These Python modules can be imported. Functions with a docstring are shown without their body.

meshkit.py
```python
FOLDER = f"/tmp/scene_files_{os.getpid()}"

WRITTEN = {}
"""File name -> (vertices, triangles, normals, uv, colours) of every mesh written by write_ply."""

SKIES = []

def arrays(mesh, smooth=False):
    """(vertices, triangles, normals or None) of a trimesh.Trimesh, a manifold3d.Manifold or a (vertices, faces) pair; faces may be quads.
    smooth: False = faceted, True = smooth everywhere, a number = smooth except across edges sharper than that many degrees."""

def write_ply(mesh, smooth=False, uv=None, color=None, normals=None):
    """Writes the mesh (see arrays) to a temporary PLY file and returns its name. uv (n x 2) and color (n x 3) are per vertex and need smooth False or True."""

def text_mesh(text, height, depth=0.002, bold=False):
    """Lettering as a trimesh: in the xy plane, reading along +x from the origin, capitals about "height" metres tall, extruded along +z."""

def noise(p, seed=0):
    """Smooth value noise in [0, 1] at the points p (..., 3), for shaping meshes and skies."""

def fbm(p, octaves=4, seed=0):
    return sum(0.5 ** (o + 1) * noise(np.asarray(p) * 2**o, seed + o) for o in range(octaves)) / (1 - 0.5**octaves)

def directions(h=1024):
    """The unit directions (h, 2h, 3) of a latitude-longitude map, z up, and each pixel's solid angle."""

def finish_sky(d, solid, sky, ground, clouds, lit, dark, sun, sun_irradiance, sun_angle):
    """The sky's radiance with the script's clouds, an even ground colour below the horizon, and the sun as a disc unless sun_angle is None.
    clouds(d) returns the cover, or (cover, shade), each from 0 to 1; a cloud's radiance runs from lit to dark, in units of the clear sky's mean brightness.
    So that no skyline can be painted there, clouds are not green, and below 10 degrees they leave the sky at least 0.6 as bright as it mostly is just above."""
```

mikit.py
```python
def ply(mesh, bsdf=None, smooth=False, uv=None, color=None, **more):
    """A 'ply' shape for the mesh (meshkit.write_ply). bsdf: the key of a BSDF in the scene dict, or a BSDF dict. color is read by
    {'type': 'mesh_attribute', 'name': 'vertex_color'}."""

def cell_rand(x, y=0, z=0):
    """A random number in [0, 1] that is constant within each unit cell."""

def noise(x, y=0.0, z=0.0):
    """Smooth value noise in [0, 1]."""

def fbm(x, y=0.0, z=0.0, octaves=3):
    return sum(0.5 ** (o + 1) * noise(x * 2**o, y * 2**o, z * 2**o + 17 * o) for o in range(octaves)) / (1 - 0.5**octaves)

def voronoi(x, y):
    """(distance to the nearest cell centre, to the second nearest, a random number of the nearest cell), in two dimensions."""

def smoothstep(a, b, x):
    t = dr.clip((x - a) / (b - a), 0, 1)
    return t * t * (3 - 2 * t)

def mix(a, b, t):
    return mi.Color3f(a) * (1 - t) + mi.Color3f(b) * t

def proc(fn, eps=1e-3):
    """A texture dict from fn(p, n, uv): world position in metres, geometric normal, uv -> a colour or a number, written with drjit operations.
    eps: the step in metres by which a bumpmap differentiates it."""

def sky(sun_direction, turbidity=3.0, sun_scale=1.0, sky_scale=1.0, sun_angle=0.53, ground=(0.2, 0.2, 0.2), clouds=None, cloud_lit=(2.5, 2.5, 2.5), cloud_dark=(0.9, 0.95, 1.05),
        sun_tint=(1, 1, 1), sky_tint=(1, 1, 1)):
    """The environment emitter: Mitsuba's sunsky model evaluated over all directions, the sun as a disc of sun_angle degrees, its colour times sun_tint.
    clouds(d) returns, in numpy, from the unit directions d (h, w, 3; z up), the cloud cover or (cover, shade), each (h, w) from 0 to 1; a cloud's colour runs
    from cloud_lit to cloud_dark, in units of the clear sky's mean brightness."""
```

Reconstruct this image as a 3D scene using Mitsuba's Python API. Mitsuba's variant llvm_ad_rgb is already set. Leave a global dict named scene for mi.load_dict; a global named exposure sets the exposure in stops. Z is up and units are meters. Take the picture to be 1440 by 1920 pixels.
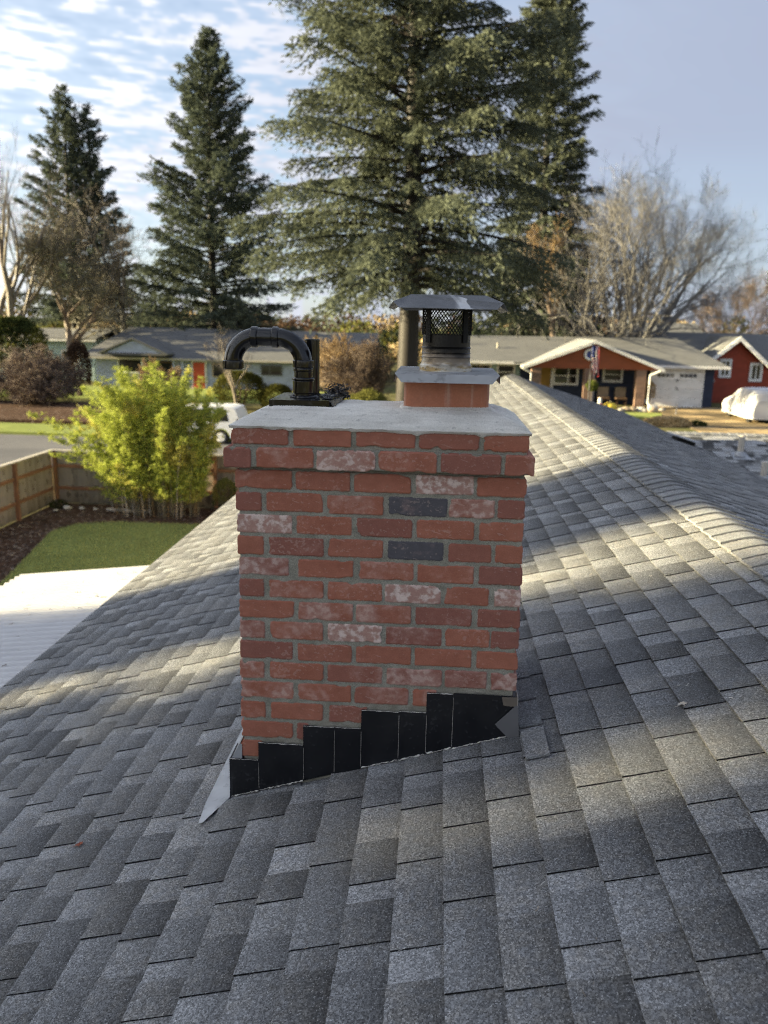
import math
import numpy as np
import trimesh
import drjit as dr
import mitsuba as mi
import meshkit
import mikit
from scipy.spatial import cKDTree
from mikit import proc, noise, fbm, cell_rand, voronoi, smoothstep, mix

T = mi.ScalarTransform4f
scene, labels = {}, {}

# ------------------------------------------------------------------ camera, sky, exposure
CAM = np.array([0.6898, -2.7210, 0.4961])
FWD = np.array([-0.06208, 0.97241, -0.22485])
UPV = np.array([-0.03504, 0.22302, 0.97418])
scene['camera'] = dict(type='thinlens', fov=50.774, fov_axis='x', near_clip=0.05, far_clip=2000.0, aperture_radius=0.0045, focus_distance=2.5,
                       to_world=T().look_at(origin=CAM.tolist(), target=(CAM + FWD).tolist(), up=UPV.tolist()))
SUN_EL, SUN_AZ = math.radians(13.5), math.radians(4.6)
SUN = (-math.cos(SUN_EL) * math.cos(SUN_AZ), -math.cos(SUN_EL) * math.sin(SUN_AZ), math.sin(SUN_EL))


def clouds(d):
    z = np.maximum(d[..., 2], 0.03)
    q = 1.0 / (z + 0.10)
    u, v = d[..., 0] * q, d[..., 1] * q
    a = math.radians(24)
    s, t = u * math.cos(a) + v * math.sin(a), -u * math.sin(a) + v * math.cos(a)
    o = np.zeros_like(s)
    warp = meshkit.fbm(np.stack([u * 1.1, v * 1.1, o + 3], -1), 3, 5) - 0.5
    ripple = meshkit.fbm(np.stack([s * 7.5 + warp * 3.0, t * 14.0 + warp * 5.0, o], -1), 4, 1)
    puff = meshkit.fbm(np.stack([s * 19.0 + warp * 5, t * 28.0 + warp * 7, o + 9], -1), 3, 2)
    big = meshkit.fbm(np.stack([u * 0.55, v * 0.55, o + 5], -1), 3, 7)
    c = 0.62 * ripple + 0.38 * puff
    alto = np.clip((c + 0.30 * (big - 0.5) - 0.39) / 0.20, 0, 1)
    alto = np.maximum(alto * alto * (3 - 2 * alto), 0.42)
    veil = np.clip(0.84 + 0.9 * (big - 0.5), 0.68, 0.95)
    side = np.clip((d[..., 0] + 0.05 * warp) / 0.42 + 0.42, 0, 1)       # ripples in the west, an even veil in the east
    side = side * side * (3 - 2 * side)
    cover = alto * (1 - side) + veil * side
    near_sun = np.clip((d @ np.array(SUN) + 0.35) / 1.15, 0, 1) ** 1.5       # thin cloud glows towards the sun
    shade = (0.02 + 0.95 * np.clip((0.60 - c) / 0.28, 0, 1)) * (1 - side) + np.clip(0.68 + 0.75 * (ripple - 0.5) + 1.0 * (big - 0.5), 0, 1) * side
    return cover, np.clip(1 - near_sun * 0.60 * (1 - 0.75 * np.clip(shade, 0, 1)), 0, 1)


scene['sky'] = mikit.sky(SUN, turbidity=3, sun_scale=1.5, sky_scale=0.65, clouds=clouds, cloud_lit=(4.8, 4.7, 4.5), cloud_dark=(0.78, 0.87, 1.13),
                         sun_tint=(0.89, 1.12, 1.47), sky_tint=(1.0, 0.98, 1.06))
exposure = 3.9

# ------------------------------------------------------------------ palettes and materials
PAL = ['white', 'navy', 'skyblue', 'orange', 'red', 'gable', 'palegreen', 'tan', 'black', 'trunk', 'twig', 'mosstwig', 'tantwig', 'stone', 'pvc', 'darkgrey', 'darkwood',
       'yellowdoor', 'flagblue', 'flagred', 'leafred', 'rubber', 'paletrunk', 'browntwig', 'columnbrick', 'stainwood', 'offwhite', 'gold', 'greywood', 'soil']
PALV = [(.78, .78, .76), (.018, .028, .060), (.33, .37, .49), (.52, .085, .035), (.30, .050, .022), (.30, .085, .035), (.36, .47, .45), (.40, .32, .22), (.012, .012, .013), (.028, .024, .021),
        (.16, .135, .11), (.175, .16, .115), (.30, .21, .11), (.32, .30, .28), (.46, .42, .36), (.10, .10, .105), (.09, .055, .035), (.33, .20, .045), (.04, .06, .20), (.50, .04, .05),
        (.24, .06, .03), (.02, .02, .02), (.33, .28, .22), (.17, .125, .095), (.24, .15, .11), (.30, .155, .085), (.60, .58, .54), (.55, .42, .05), (.20, .19, .18), (.06, .042, .03)]
FOL = ['fir', 'firblue', 'firdark', 'bamboo', 'hedge', 'shrubgreen', 'olive', 'grass', 'brownshrub', 'moss', 'drygrass', 'bamboogold']
FOLV = [(.128, .146, .105), (.098, .118, .090), (.045, .056, .036), (.40, .45, .10), (.085, .085, .022), (.055, .070, .025), (.17, .17, .05), (.29, .32, .13), (.10, .065, .045), (.10, .12, .03),
        (.48, .37, .21), (.54, .52, .14)]


def table(vals):
    a = np.array(vals, np.float32)
    cols = []

    def look(i):
        if not cols:
            cols.extend(mi.Float(np.ascontiguousarray(a[:, k])) for k in range(3))
        j = mi.UInt32(dr.clip(dr.floor(i + 0.5), 0, len(vals) - 1))
        return mi.Color3f(*[dr.gather(mi.Float, c, j) for c in cols])
    return look


look_pal, look_fol = table(PALV), table(FOLV)


def turn(p):
    """The point in axes that no wall or brick is parallel to, so that no noise cell shows as a square."""
    return mi.Point3f(0.80 * p.x + 0.36 * p.y + 0.48 * p.z, -0.60 * p.x + 0.48 * p.y + 0.64 * p.z, 0.0 * p.x - 0.80 * p.y + 0.60 * p.z)


def f_paint(p, n, uv):
    w = fbm(p.x * 2.1, p.y * 2.1, p.z * 3.1, 3)
    g = noise(p.x * 23, p.y * 23, p.z * 9)
    return look_pal(uv.x) * (0.66 + 0.42 * w + 0.22 * (g - 0.5) + 0.5 * (uv.y - 0.5))


def f_leaf(p, n, uv):
    w = fbm(p.x * 0.9, p.y * 0.9, p.z * 0.9, 2)
    return look_fol(uv.x) * (0.45 + 0.65 * uv.y + 0.5 * (w - 0.35))


def f_shingle(p, n, uv):
    g = cell_rand(p.x * 420, p.y * 420, p.z * 420)
    g2 = cell_rand(p.x * 190 + 7, p.y * 190, p.z * 190)
    m = fbm(p.x * 3.0, p.y * 3.0, p.z * 3.0, 3)
    st = noise(p.x * 3.0, p.y * 21.0, 4.0)
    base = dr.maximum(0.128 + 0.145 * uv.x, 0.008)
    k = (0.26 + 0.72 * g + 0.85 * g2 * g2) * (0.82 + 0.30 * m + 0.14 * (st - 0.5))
    sparkle = dr.select(g > 0.975, 0.16, 0.0)
    warm = noise(p.x * 60 + 31, p.y * 60, p.z * 60)
    col = mix((0.97, 1.0, 1.04), (1.01, 1.0, 0.975), smoothstep(0.35, 0.8, 0.65 * warm + 0.35 * uv.y))
    return col * (base * k + sparkle)


def f_shingle_h(p, n, uv):
    return 0.0011 * noise(p.x * 330, p.y * 330, p.z * 330)


def f_brick(p, n, uv):
    pale, dark = dr.clip(uv.x, 0, 1), dr.floor(uv.y)
    rnd = uv.y - dark
    q = turn(p)
    a = fbm(q.x * 16 + rnd * 50, q.y * 16, q.z * 16, 4)
    b = fbm(q.x * 60, q.y * 60 + rnd * 30, q.z * 60, 4)
    c = noise(q.x * 380, q.y * 380, q.z * 380)
    bl = fbm(q.x * 7 + rnd * 31, q.y * 7 + 3, q.z * 7 + rnd * 11, 2)
    red = mix((0.265, 0.094, 0.058), (0.375, 0.155, 0.105), a)
    red = mix(red, (0.205, 0.088, 0.072), smoothstep(0.4, 0.9, rnd) * 0.7)
    chalk = smoothstep(0.80 - 0.62 * pale, 1.08 - 0.52 * pale, 0.5 * a + 0.5 * bl + 0.30 * b * (0.3 + pale))
    col = mix(red, mix((0.38, 0.23, 0.19), (0.60, 0.50, 0.45), smoothstep(0.40, 0.70, b) * pale), chalk * (0.30 + 0.62 * pale))
    blk = mix((0.085, 0.082, 0.092), (0.20, 0.145, 0.14), smoothstep(0.52, 0.85, 0.6 * a + 0.4 * b))
    col = mix(col, blk, dr.select(dark > 0.5, 1.0, 0.0))
    fleck = smoothstep(0.70, 0.80, fbm(q.x * 120 + 5, q.y * 120, q.z * 120, 2) * 0.75 + 0.42 * bl)
    col = mix(col, (0.50, 0.37, 0.31), fleck * 0.24)
    scr = smoothstep(0.86, 0.92, noise(q.x * 22 - q.y * 34 + 3, q.z * 16, q.x * 150 + q.y * 120))
    col = mix(col, (0.48, 0.36, 0.31), scr * 0.28)
    return col * (0.84 + 0.20 * c + 0.22 * (b - 0.5))


def f_brick_h(p, n, uv):
    q = turn(p)
    return 0.0014 * fbm(q.x * 130, q.y * 130, q.z * 130, 3)


def f_mortar(p, n, uv):
    a = fbm(p.x * 30, p.y * 30, p.z * 30, 3)
    c = cell_rand(p.x * 480, p.y * 480, p.z * 480)
    return mix((0.165, 0.158, 0.125), (0.31, 0.295, 0.25), a) * (0.68 + 0.6 * c)


def f_mortar_h(p, n, uv):
    return 0.004 * fbm(p.x * 110, p.y * 110, p.z * 110, 3)


def f_cement(p, n, uv):
    a = fbm(p.x * 9, p.y * 9, p.z * 9, 4)
    tr = noise(p.x * 12, p.y * 90, p.z * 40)
    c = cell_rand(p.x * 520, p.y * 520, p.z * 520)
    q = turn(p)
    pit = smoothstep(0.70, 0.80, fbm(q.x * 70, q.y * 70, q.z * 70, 2))
    col = mix((0.44, 0.425, 0.385), (0.60, 0.585, 0.54), smoothstep(0.2, 0.8, 0.7 * a + 0.3 * tr))
    return mix(col, (0.22, 0.22, 0.20), pit * 0.45) * (0.84 + 0.30 * c)


def f_cement_h(p, n, uv):
    return 0.0035 * fbm(p.x * 45, p.y * 70, p.z * 45, 4) - 0.002 * smoothstep(0.78, 0.86, noise(p.x * 85, p.y * 85, p.z * 85))


def f_tar(p, n, uv):
    q = turn(p)
    a = fbm(q.x * 9, q.y * 9, q.z * 9, 3)
    d = smoothstep(0.66, 0.80, fbm(q.x * 90, q.y * 90, q.z * 90, 3) * (0.7 + 0.6 * a))
    drip = smoothstep(0.62, 0.75, noise(p.x * 120, p.y * 120, p.z * 9)) * smoothstep(-1.13, -1.22, p.z)
    return mix((0.0055, 0.0062, 0.0085), (0.045, 0.047, 0.052), dr.clip(d * 0.30 + drip * 0.35, 0, 1))


def f_tar_r(p, n, uv):
    return 0.16 + 0.30 * fbm(p.x * 20, p.y * 20, p.z * 9, 3)


def f_tar_h(p, n, uv):
    q = turn(p)
    return 0.010 * fbm(q.x * 7, q.y * 7, q.z * 7, 2) + 0.0008 * fbm(q.x * 90, q.y * 90, q.z * 90, 2)


def f_galv(p, n, uv):
    q = turn(p)
    a = fbm(q.x * 15, q.y * 15, q.z * 15, 4)
    b = smoothstep(0.58, 0.75, fbm(q.x * 40, q.y * 40, q.z * 40, 3))
    return mix(mix((0.24, 0.25, 0.27), (0.42, 0.435, 0.46), a), (0.12, 0.12, 0.13), b * 0.45)


def f_lid(p, n, uv):
    q = turn(p)
    a = fbm(q.x * 12, q.y * 12, q.z * 12, 4)
    c = cell_rand(p.x * 500, p.y * 500, p.z * 500)
    col = mix((0.055, 0.057, 0.06), (0.185, 0.19, 0.20), a) * (0.8 + 0.4 * c)
    w = smoothstep(0.52, 0.60, fbm(q.x * 17 + 2.2, q.y * 17, q.z * 17 + 4, 3)) * smoothstep(0.73, 0.77, p.x)
    st = smoothstep(0.010, 0.004, dr.abs(p.x - 0.735 - (0.59 - p.z) * 0.9))
    return mix(col, (0.55, 0.56, 0.57), dr.clip(w + st * 0.3, 0, 0.85))


def f_flue(p, n, uv):
    a = fbm(p.x * 22, p.y * 22, p.z * 30, 3)
    h = p.z + 0.055 * (a - 0.5) + 0.030 * noise(p.x * 17, p.y * 17, 2.0)
    col = mix((0.40, 0.29, 0.14), (0.60, 0.57, 0.50), smoothstep(0.35, 0.65, fbm(p.x * 30, p.y * 30, p.z * 90, 3)))
    col = mix(col, (0.19, 0.155, 0.12), smoothstep(0.368, 0.398, h))
    return mix(col, (0.012, 0.011, 0.010), smoothstep(0.392, 0.436, h))


def f_clay(p, n, uv):
    a = fbm(p.x * 14, p.y * 14, p.z * 5, 3)
    st = fbm(p.x * 60, p.y * 60, p.z * 4, 3)
    c = noise(p.x * 260, p.y * 260, p.z * 200)
    col = mix((0.33, 0.115, 0.065), (0.45, 0.20, 0.125), a)
    return mix(col, (0.50, 0.34, 0.28), smoothstep(0.50, 0.72, st) * 0.75) * (0.88 + 0.2 * c)


def f_abs(p, n, uv):
    a = smoothstep(0.66, 0.75, fbm(p.x * 50, p.y * 50, p.z * 50, 3))
    d = cell_rand(p.x * 300, p.y * 300, p.z * 300)
    return mix((0.004, 0.004, 0.005), (0.05, 0.05, 0.05), a * 0.35 + dr.select(d > 0.985, 0.5, 0.0))


def f_abs_r(p, n, uv):
    return 0.05 + 0.20 * fbm(p.x * 18, p.y * 18, p.z * 18, 3)


def f_plank(p, n, uv):
    gr = fbm(p.x * 26 + uv.x * 40, p.y * 26 + uv.x * 17, p.z * 1.6, 3)
    kn = smoothstep(0.72, 0.8, noise(p.x * 9 + uv.x * 13, p.y * 9, p.z * 4.5))
    lo = smoothstep(-4.1, -4.65, p.z + 0.3 * gr)
    col = mix((0.16, 0.14, 0.115), (0.38, 0.335, 0.28), 0.55 * gr + 0.5 * uv.x)
    return mix(mix(col, (0.06, 0.045, 0.035), kn * 0.6), (0.075, 0.070, 0.045), lo * 0.6)


def f_panel(p, n, uv):
    q = turn(p)
    a = fbm(q.x * 3, q.y * 3, 1.0, 3)
    s = smoothstep(0.80, 0.88, fbm(q.x * 50, q.y * 50, 1.0, 2))
    return mix(mix((0.42, 0.42, 0.43), (0.52, 0.52, 0.52), a), (0.30, 0.28, 0.25), s * 0.5)


def f_ground(p, n, uv):
    a = fbm(p.x * 0.35, p.y * 0.35, 1.0, 4)
    c = noise(p.x * 14, p.y * 14, 3.0)
    return mix(mix((0.050, 0.062, 0.022), (0.10, 0.085, 0.045), a), (0.14, 0.12, 0.06), c * 0.3)


def f_grass(p, n, uv):
    a = fbm(p.x * 0.9, p.y * 0.9, 1.0, 3)
    c = fbm(p.x * 15, p.y * 15, 3.0, 3)
    return mix((0.13, 0.16, 0.045), (0.24, 0.27, 0.085), 0.5 * a + 0.5 * c)


def f_mulch(p, n, uv):
    d1, d2, r = voronoi(p.x * 16, p.y * 16 + p.z * 9)
    a = fbm(p.x * 2, p.y * 2, 1.0, 3)
    col = mix((0.030, 0.019, 0.013), (0.115, 0.070, 0.047), r * r * 0.8 + a * 0.3)
    return mix(col, (0.24, 0.19, 0.15), dr.select(r > 0.93, 0.8, 0.0))


def f_road(p, n, uv):
    a = fbm(p.x * 0.5, p.y * 1.4, 1.0, 4)
    c = cell_rand(p.x * 40, p.y * 40, 1.0)
    return mix((0.085, 0.085, 0.09), (0.155, 0.15, 0.148), a) * (0.85 + 0.3 * c)


def f_drive(p, n, uv):
    a = fbm(p.x * 0.6, p.y * 0.9, 2.0, 4)
    c = cell_rand(p.x * 40, p.y * 40, 1.0)
    return mix((0.085, 0.066, 0.040), (0.27, 0.20, 0.11), smoothstep(0.3, 0.7, a)) * (0.85 + 0.3 * c)


def f_farroof(p, n, uv):
    row = cell_rand(dr.floor(p.z * 22), dr.floor(p.x * 3.2 + 3 * cell_rand(dr.floor(p.z * 22), 1.0)), dr.floor(p.y * 3.2))
    ln = smoothstep(0.86, 0.96, p.z * 22 - dr.floor(p.z * 22))
    a = fbm(p.x * 0.55, p.y * 0.55, p.z * 3.0, 4)
    col = mix((0.095, 0.097, 0.100), (0.165, 0.167, 0.168), 0.55 * a + 0.35 * row)
    return mix(col, (0.04, 0.04, 0.04), ln * 0.55) * (0.62 + 0.75 * uv.x)


def f_cover(p, n, uv):
    a = fbm(p.x * 1.6, p.y * 1.6, p.z * 1.6, 3)
    return mix((0.36, 0.36, 0.375), (0.54, 0.54, 0.545), a)


def mat(key, base, rough=0.7, metallic=0.0, spec=0.4, bump=None, eps=1e-3, **more):
    as_tex = lambda v: proc(v) if callable(v) else ({'type': 'rgb', 'value': list(v)} if isinstance(v, (tuple, list)) else v)
    d = {'type': 'principled', 'base_color': as_tex(base), 'roughness': as_tex(rough), 'metallic': metallic, 'specular': spec, **more}
    if bump is not None:
        d = {'type': 'bumpmap', 'arbitrary': proc(bump, eps), 'scale': 1.0, 'bsdf': d}
    scene[key] = {'type': 'twosided', 'bsdf': d}


mat('m_paint', f_paint, 0.62, spec=0.35)
scene['m_leaf'] = {'type': 'principledthin', 'base_color': proc(f_leaf), 'roughness': 0.55, 'diff_trans': 0.55, 'spec_trans': 0.0, 'eta': 1.35}
mat('m_shingle', f_shingle, 0.88, spec=0.25, bump=f_shingle_h, eps=6e-4)
mat('m_brick', f_brick, 0.85, spec=0.25, bump=f_brick_h, eps=8e-4)
mat('m_mortar', f_mortar, 0.95, spec=0.1, bump=f_mortar_h, eps=8e-4)
mat('m_cement', f_cement, 0.92, spec=0.15, bump=f_cement_h, eps=8e-4)
mat('m_tar', f_tar, f_tar_r, spec=0.5, bump=f_tar_h, eps=2e-3)
mat('m_galv', f_galv, 0.42, metallic=0.30, spec=0.5)
mat('m_lid', f_lid, 0.48, metallic=0.35, spec=0.5)
mat('m_flue', f_flue, 0.38, metallic=0.55, spec=0.5)
mat('m_clay', f_clay, 0.85, spec=0.2)
mat('m_abs', f_abs, f_abs_r, spec=0.55)
mat('m_soot', (.010, .010, .010), 0.75, spec=0.3)
mat('m_plank', f_plank, 0.9, spec=0.1)
mat('m_panel', f_panel, 0.45, spec=0.45)
mat('m_ground', f_ground, 1.0, spec=0.05)
mat('m_grass', f_grass, 1.0, spec=0.05)
mat('m_mulch', f_mulch, 1.0, spec=0.05)
mat('m_road', f_road, 0.9, spec=0.2)
mat('m_drive', f_drive, 0.9, spec=0.2)
mat('m_farroof', f_farroof, 0.9, spec=0.15)
mat('m_cover', f_cover, 0.42, spec=0.5)
mat('m_window', (.015, .018, .02), 0.06, spec=0.8)
mat('m_carpaint', (.72, .73, .74), 0.25, spec=0.5, clearcoat=0.6, clearcoat_gloss=0.9)

# ------------------------------------------------------------------ helpers
count = {}
LAB = {}


def numbered(k):
    n = count.get(k, 0)
    count[k] = n + 1
    return k if n == 0 else f'{k}_{n:03d}'


def info(key, label=None, cat=None, group=None, kind=None):
    d = labels.setdefault(key, {})
    for a, b in (('label', label), ('category', cat), ('group', group), ('kind', kind)):
        if b:
            d[a] = b
    return key


def thing(name, label, cat, group=None):
    return info(numbered(name), label, cat, group)


class MB:
    """A mesh being collected: vertices, triangles and the two numbers (uv) that the material reads."""

    def __init__(s):
        s.v, s.f, s.u, s.n = [], [], [], 0

    def add(s, v, f, uv=(0, 0.5)):
        v, f = np.asarray(v, float).reshape(-1, 3), np.asarray(f, int)
        if f.shape[1] == 4:
            f = np.vstack([f[:, [0, 1, 2]], f[:, [0, 2, 3]]])
        s.v.append(v)
        s.f.append(f + s.n)
        s.u.append(np.broadcast_to(np.asarray(uv, float), (len(v), 2)))
        s.n += len(v)
        return s

    def tm(s, m, uv=(0, 0.5)):
        return s.add(m.vertices, m.faces, uv)

    def box(s, lo, hi, uv=(0, 0.5), M=None):
        c = np.array([[x, y, z] for x in (0, 1) for y in (0, 1) for z in (0, 1)], float)
        v = np.asarray(lo, float) + c * (np.asarray(hi, float) - np.asarray(lo, float))
        return s.add(v if M is None else M(v), BOXF, uv)

    def tube(s, pts, rad, sides=8, uv=(0, 0.5), caps=True):
        p = np.asarray(pts, float)
        r = np.broadcast_to(np.asarray(rad, float), (len(p),))
        t = np.gradient(p, axis=0)
        t /= np.linalg.norm(t, axis=1, keepdims=True) + 1e-12
        ref = np.array([0, 0, 1.0]) if abs(t[:, 2]).mean() < 0.8 else np.array([0, 1.0, 0])
        if abs(t[:, 2]).max() > 0.99 and abs(t[:, 1]).max() < 0.5:
            ref = np.array([0, 1.0, 0])
        a = np.cross(t, ref)
        a /= np.linalg.norm(a, axis=1, keepdims=True) + 1e-12
        b = np.cross(t, a)
        g = np.arange(sides) * 2 * np.pi / sides
        v = p[:, None] + r[:, None, None] * (np.cos(g)[None, :, None] * a[:, None] + np.sin(g)[None, :, None] * b[:, None])
        v = v.reshape(-1, 3)
        i, j = np.meshgrid(np.arange(len(p) - 1), np.arange(sides), indexing='ij')
        f = np.stack([i * sides + j, (i + 1) * sides + j, (i + 1) * sides + (j + 1) % sides, i * sides + (j + 1) % sides], -1).reshape(-1, 4)
        f = np.vstack([f[:, [0, 1, 2]], f[:, [0, 2, 3]]])
        if caps:
            n0 = len(v)
            v = np.vstack([v, p[:1], p[-1:]])
            k = np.arange(sides)
            f = np.vstack([f, np.stack([k, (k + 1) % sides, k * 0 + n0], 1), np.stack([(k + 1) % sides, k, k * 0], 1) + (len(p) - 1) * sides * np.array([1, 1, 0]) + np.array([0, 0, n0 + 1])])
        return s.add(v, f, uv)

    def sheet(s, grid, uv=(0, 0.5)):
        """grid (a, b, 3) -> a surface."""
        a, b = grid.shape[:2]
        i, j = np.meshgrid(np.arange(a - 1), np.arange(b - 1), indexing='ij')
        f = np.stack([i * b + j, (i + 1) * b + j, (i + 1) * b + j + 1, i * b + j + 1], -1).reshape(-1, 4)
        return s.add(grid.reshape(-1, 3), f, uv)

    def prism(s, poly, y0, y1, uv=(0, 0.5), axis='y'):
        """polygon of (x, z) pushed from y0 to y1 (or, axis x, of (y, z) from x0 to x1)."""
        poly = np.asarray(poly, float)
        n = len(poly)
        e0, e1 = np.full(n, y0), np.full(n, y1)
        if axis == 'y':
            v = np.vstack([np.stack([poly[:, 0], e0, poly[:, 1]], 1), np.stack([poly[:, 0], e1, poly[:, 1]], 1)])
        elif axis == 'x':
            v = np.vstack([np.stack([e0, poly[:, 0], poly[:, 1]], 1), np.stack([e1, poly[:, 0], poly[:, 1]], 1)])
        else:
            v = np.vstack([np.stack([poly[:, 0], poly[:, 1], e0], 1), np.stack([poly[:, 0], poly[:, 1], e1], 1)])
        k = np.arange(n)
        side = np.stack([k, (k + 1) % n, (k + 1) % n + n, k + n], 1)
        from shapely.geometry import Polygon
        tv, tf = trimesh.creation.triangulate_polygon(Polygon(poly), engine='earcut')
        idx = np.array([np.argmin(((poly - q) ** 2).sum(1)) for q in tv])
        cap = idx[tf]
        return s.add(v, np.vstack([side[:, [0, 1, 2]], side[:, [0, 2, 3]], cap, cap + n]), uv)

    def put(s, key, bsdf, smooth=False, **more):
        if not s.n:
            return None
        v, f, u = np.vstack(s.v), np.vstack(s.f), np.vstack(s.u)
        if smooth is not False and smooth is not True:                     # split at the sharp edges, keep each vertex's uv
            w, f, _ = meshkit.arrays((v, f), smooth)
            u = u[cKDTree(v).query(w)[1]]
            v, smooth = w, True
        scene[key] = mikit.ply((v, f), bsdf, smooth=smooth, uv=u, **more)
        LAB[key] = len(f)
        return key


BOXF = np.array([[0, 1, 3], [0, 3, 2], [4, 6, 7], [4, 7, 5], [0, 4, 5], [0, 5, 1], [2, 3, 7], [2, 7, 6], [0, 2, 6], [0, 6, 4], [1, 5, 7], [1, 7, 3]])


def part(parent, name, mb, bsdf, smooth=False, label=None, kind=None):
    key = mb.put(numbered(parent + '__' + name), bsdf, smooth)
    if key and (label or kind):
        info(key, label, kind=kind)
    return key


def whole(name, mb, bsdf, label, cat, group=None, smooth=False, kind=None):
    key = mb.put(numbered(name), bsdf, smooth)
    return info(key, label, cat, group, kind)


def struct(name, mb, bsdf, smooth=False):
    key = mb.put(name, bsdf, smooth)
    labels[key] = {'kind': 'structure'}
    return key


def pu(name, tone=0.5):
    return (PAL.index(name), tone)


def fu(name, tone=0.5):
    return (FOL.index(name), tone)


def lathe(profile, centre, n=40, axis=2):
    """profile of (radius, height) turned about a vertical axis."""
    p = np.asarray(profile, float)
    g = np.arange(n + 1) * 2 * np.pi / n
    grid = np.stack([p[:, 0][:, None] * np.cos(g), p[:, 0][:, None] * np.sin(g), np.repeat(p[:, 1][:, None], n + 1, 1)], -1) + np.asarray(centre, float)
    return grid


GZ = -4.7
SL = 0.3015                                                # the roof's slope
RX, RZ = 2.34, -0.555                                      # the ridge
TH = math.atan(SL)


def left_roof(x):
    return RZ - SL * (RX - x)


# ------------------------------------------------------------------ the ground
g = MB()
g.sheet(np.array([[[-900, -900, GZ], [900, -900, GZ]], [[-900, 900, GZ], [900, 900, GZ]]], float)[:, ::1])
struct('ground', g, 'm_ground')


def flat(name, poly, z, bsdf, h=None):
    m = MB()
    m.prism(poly, GZ - 0.05, GZ + z, axis='z')
    return struct(name, m, bsdf)


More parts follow.
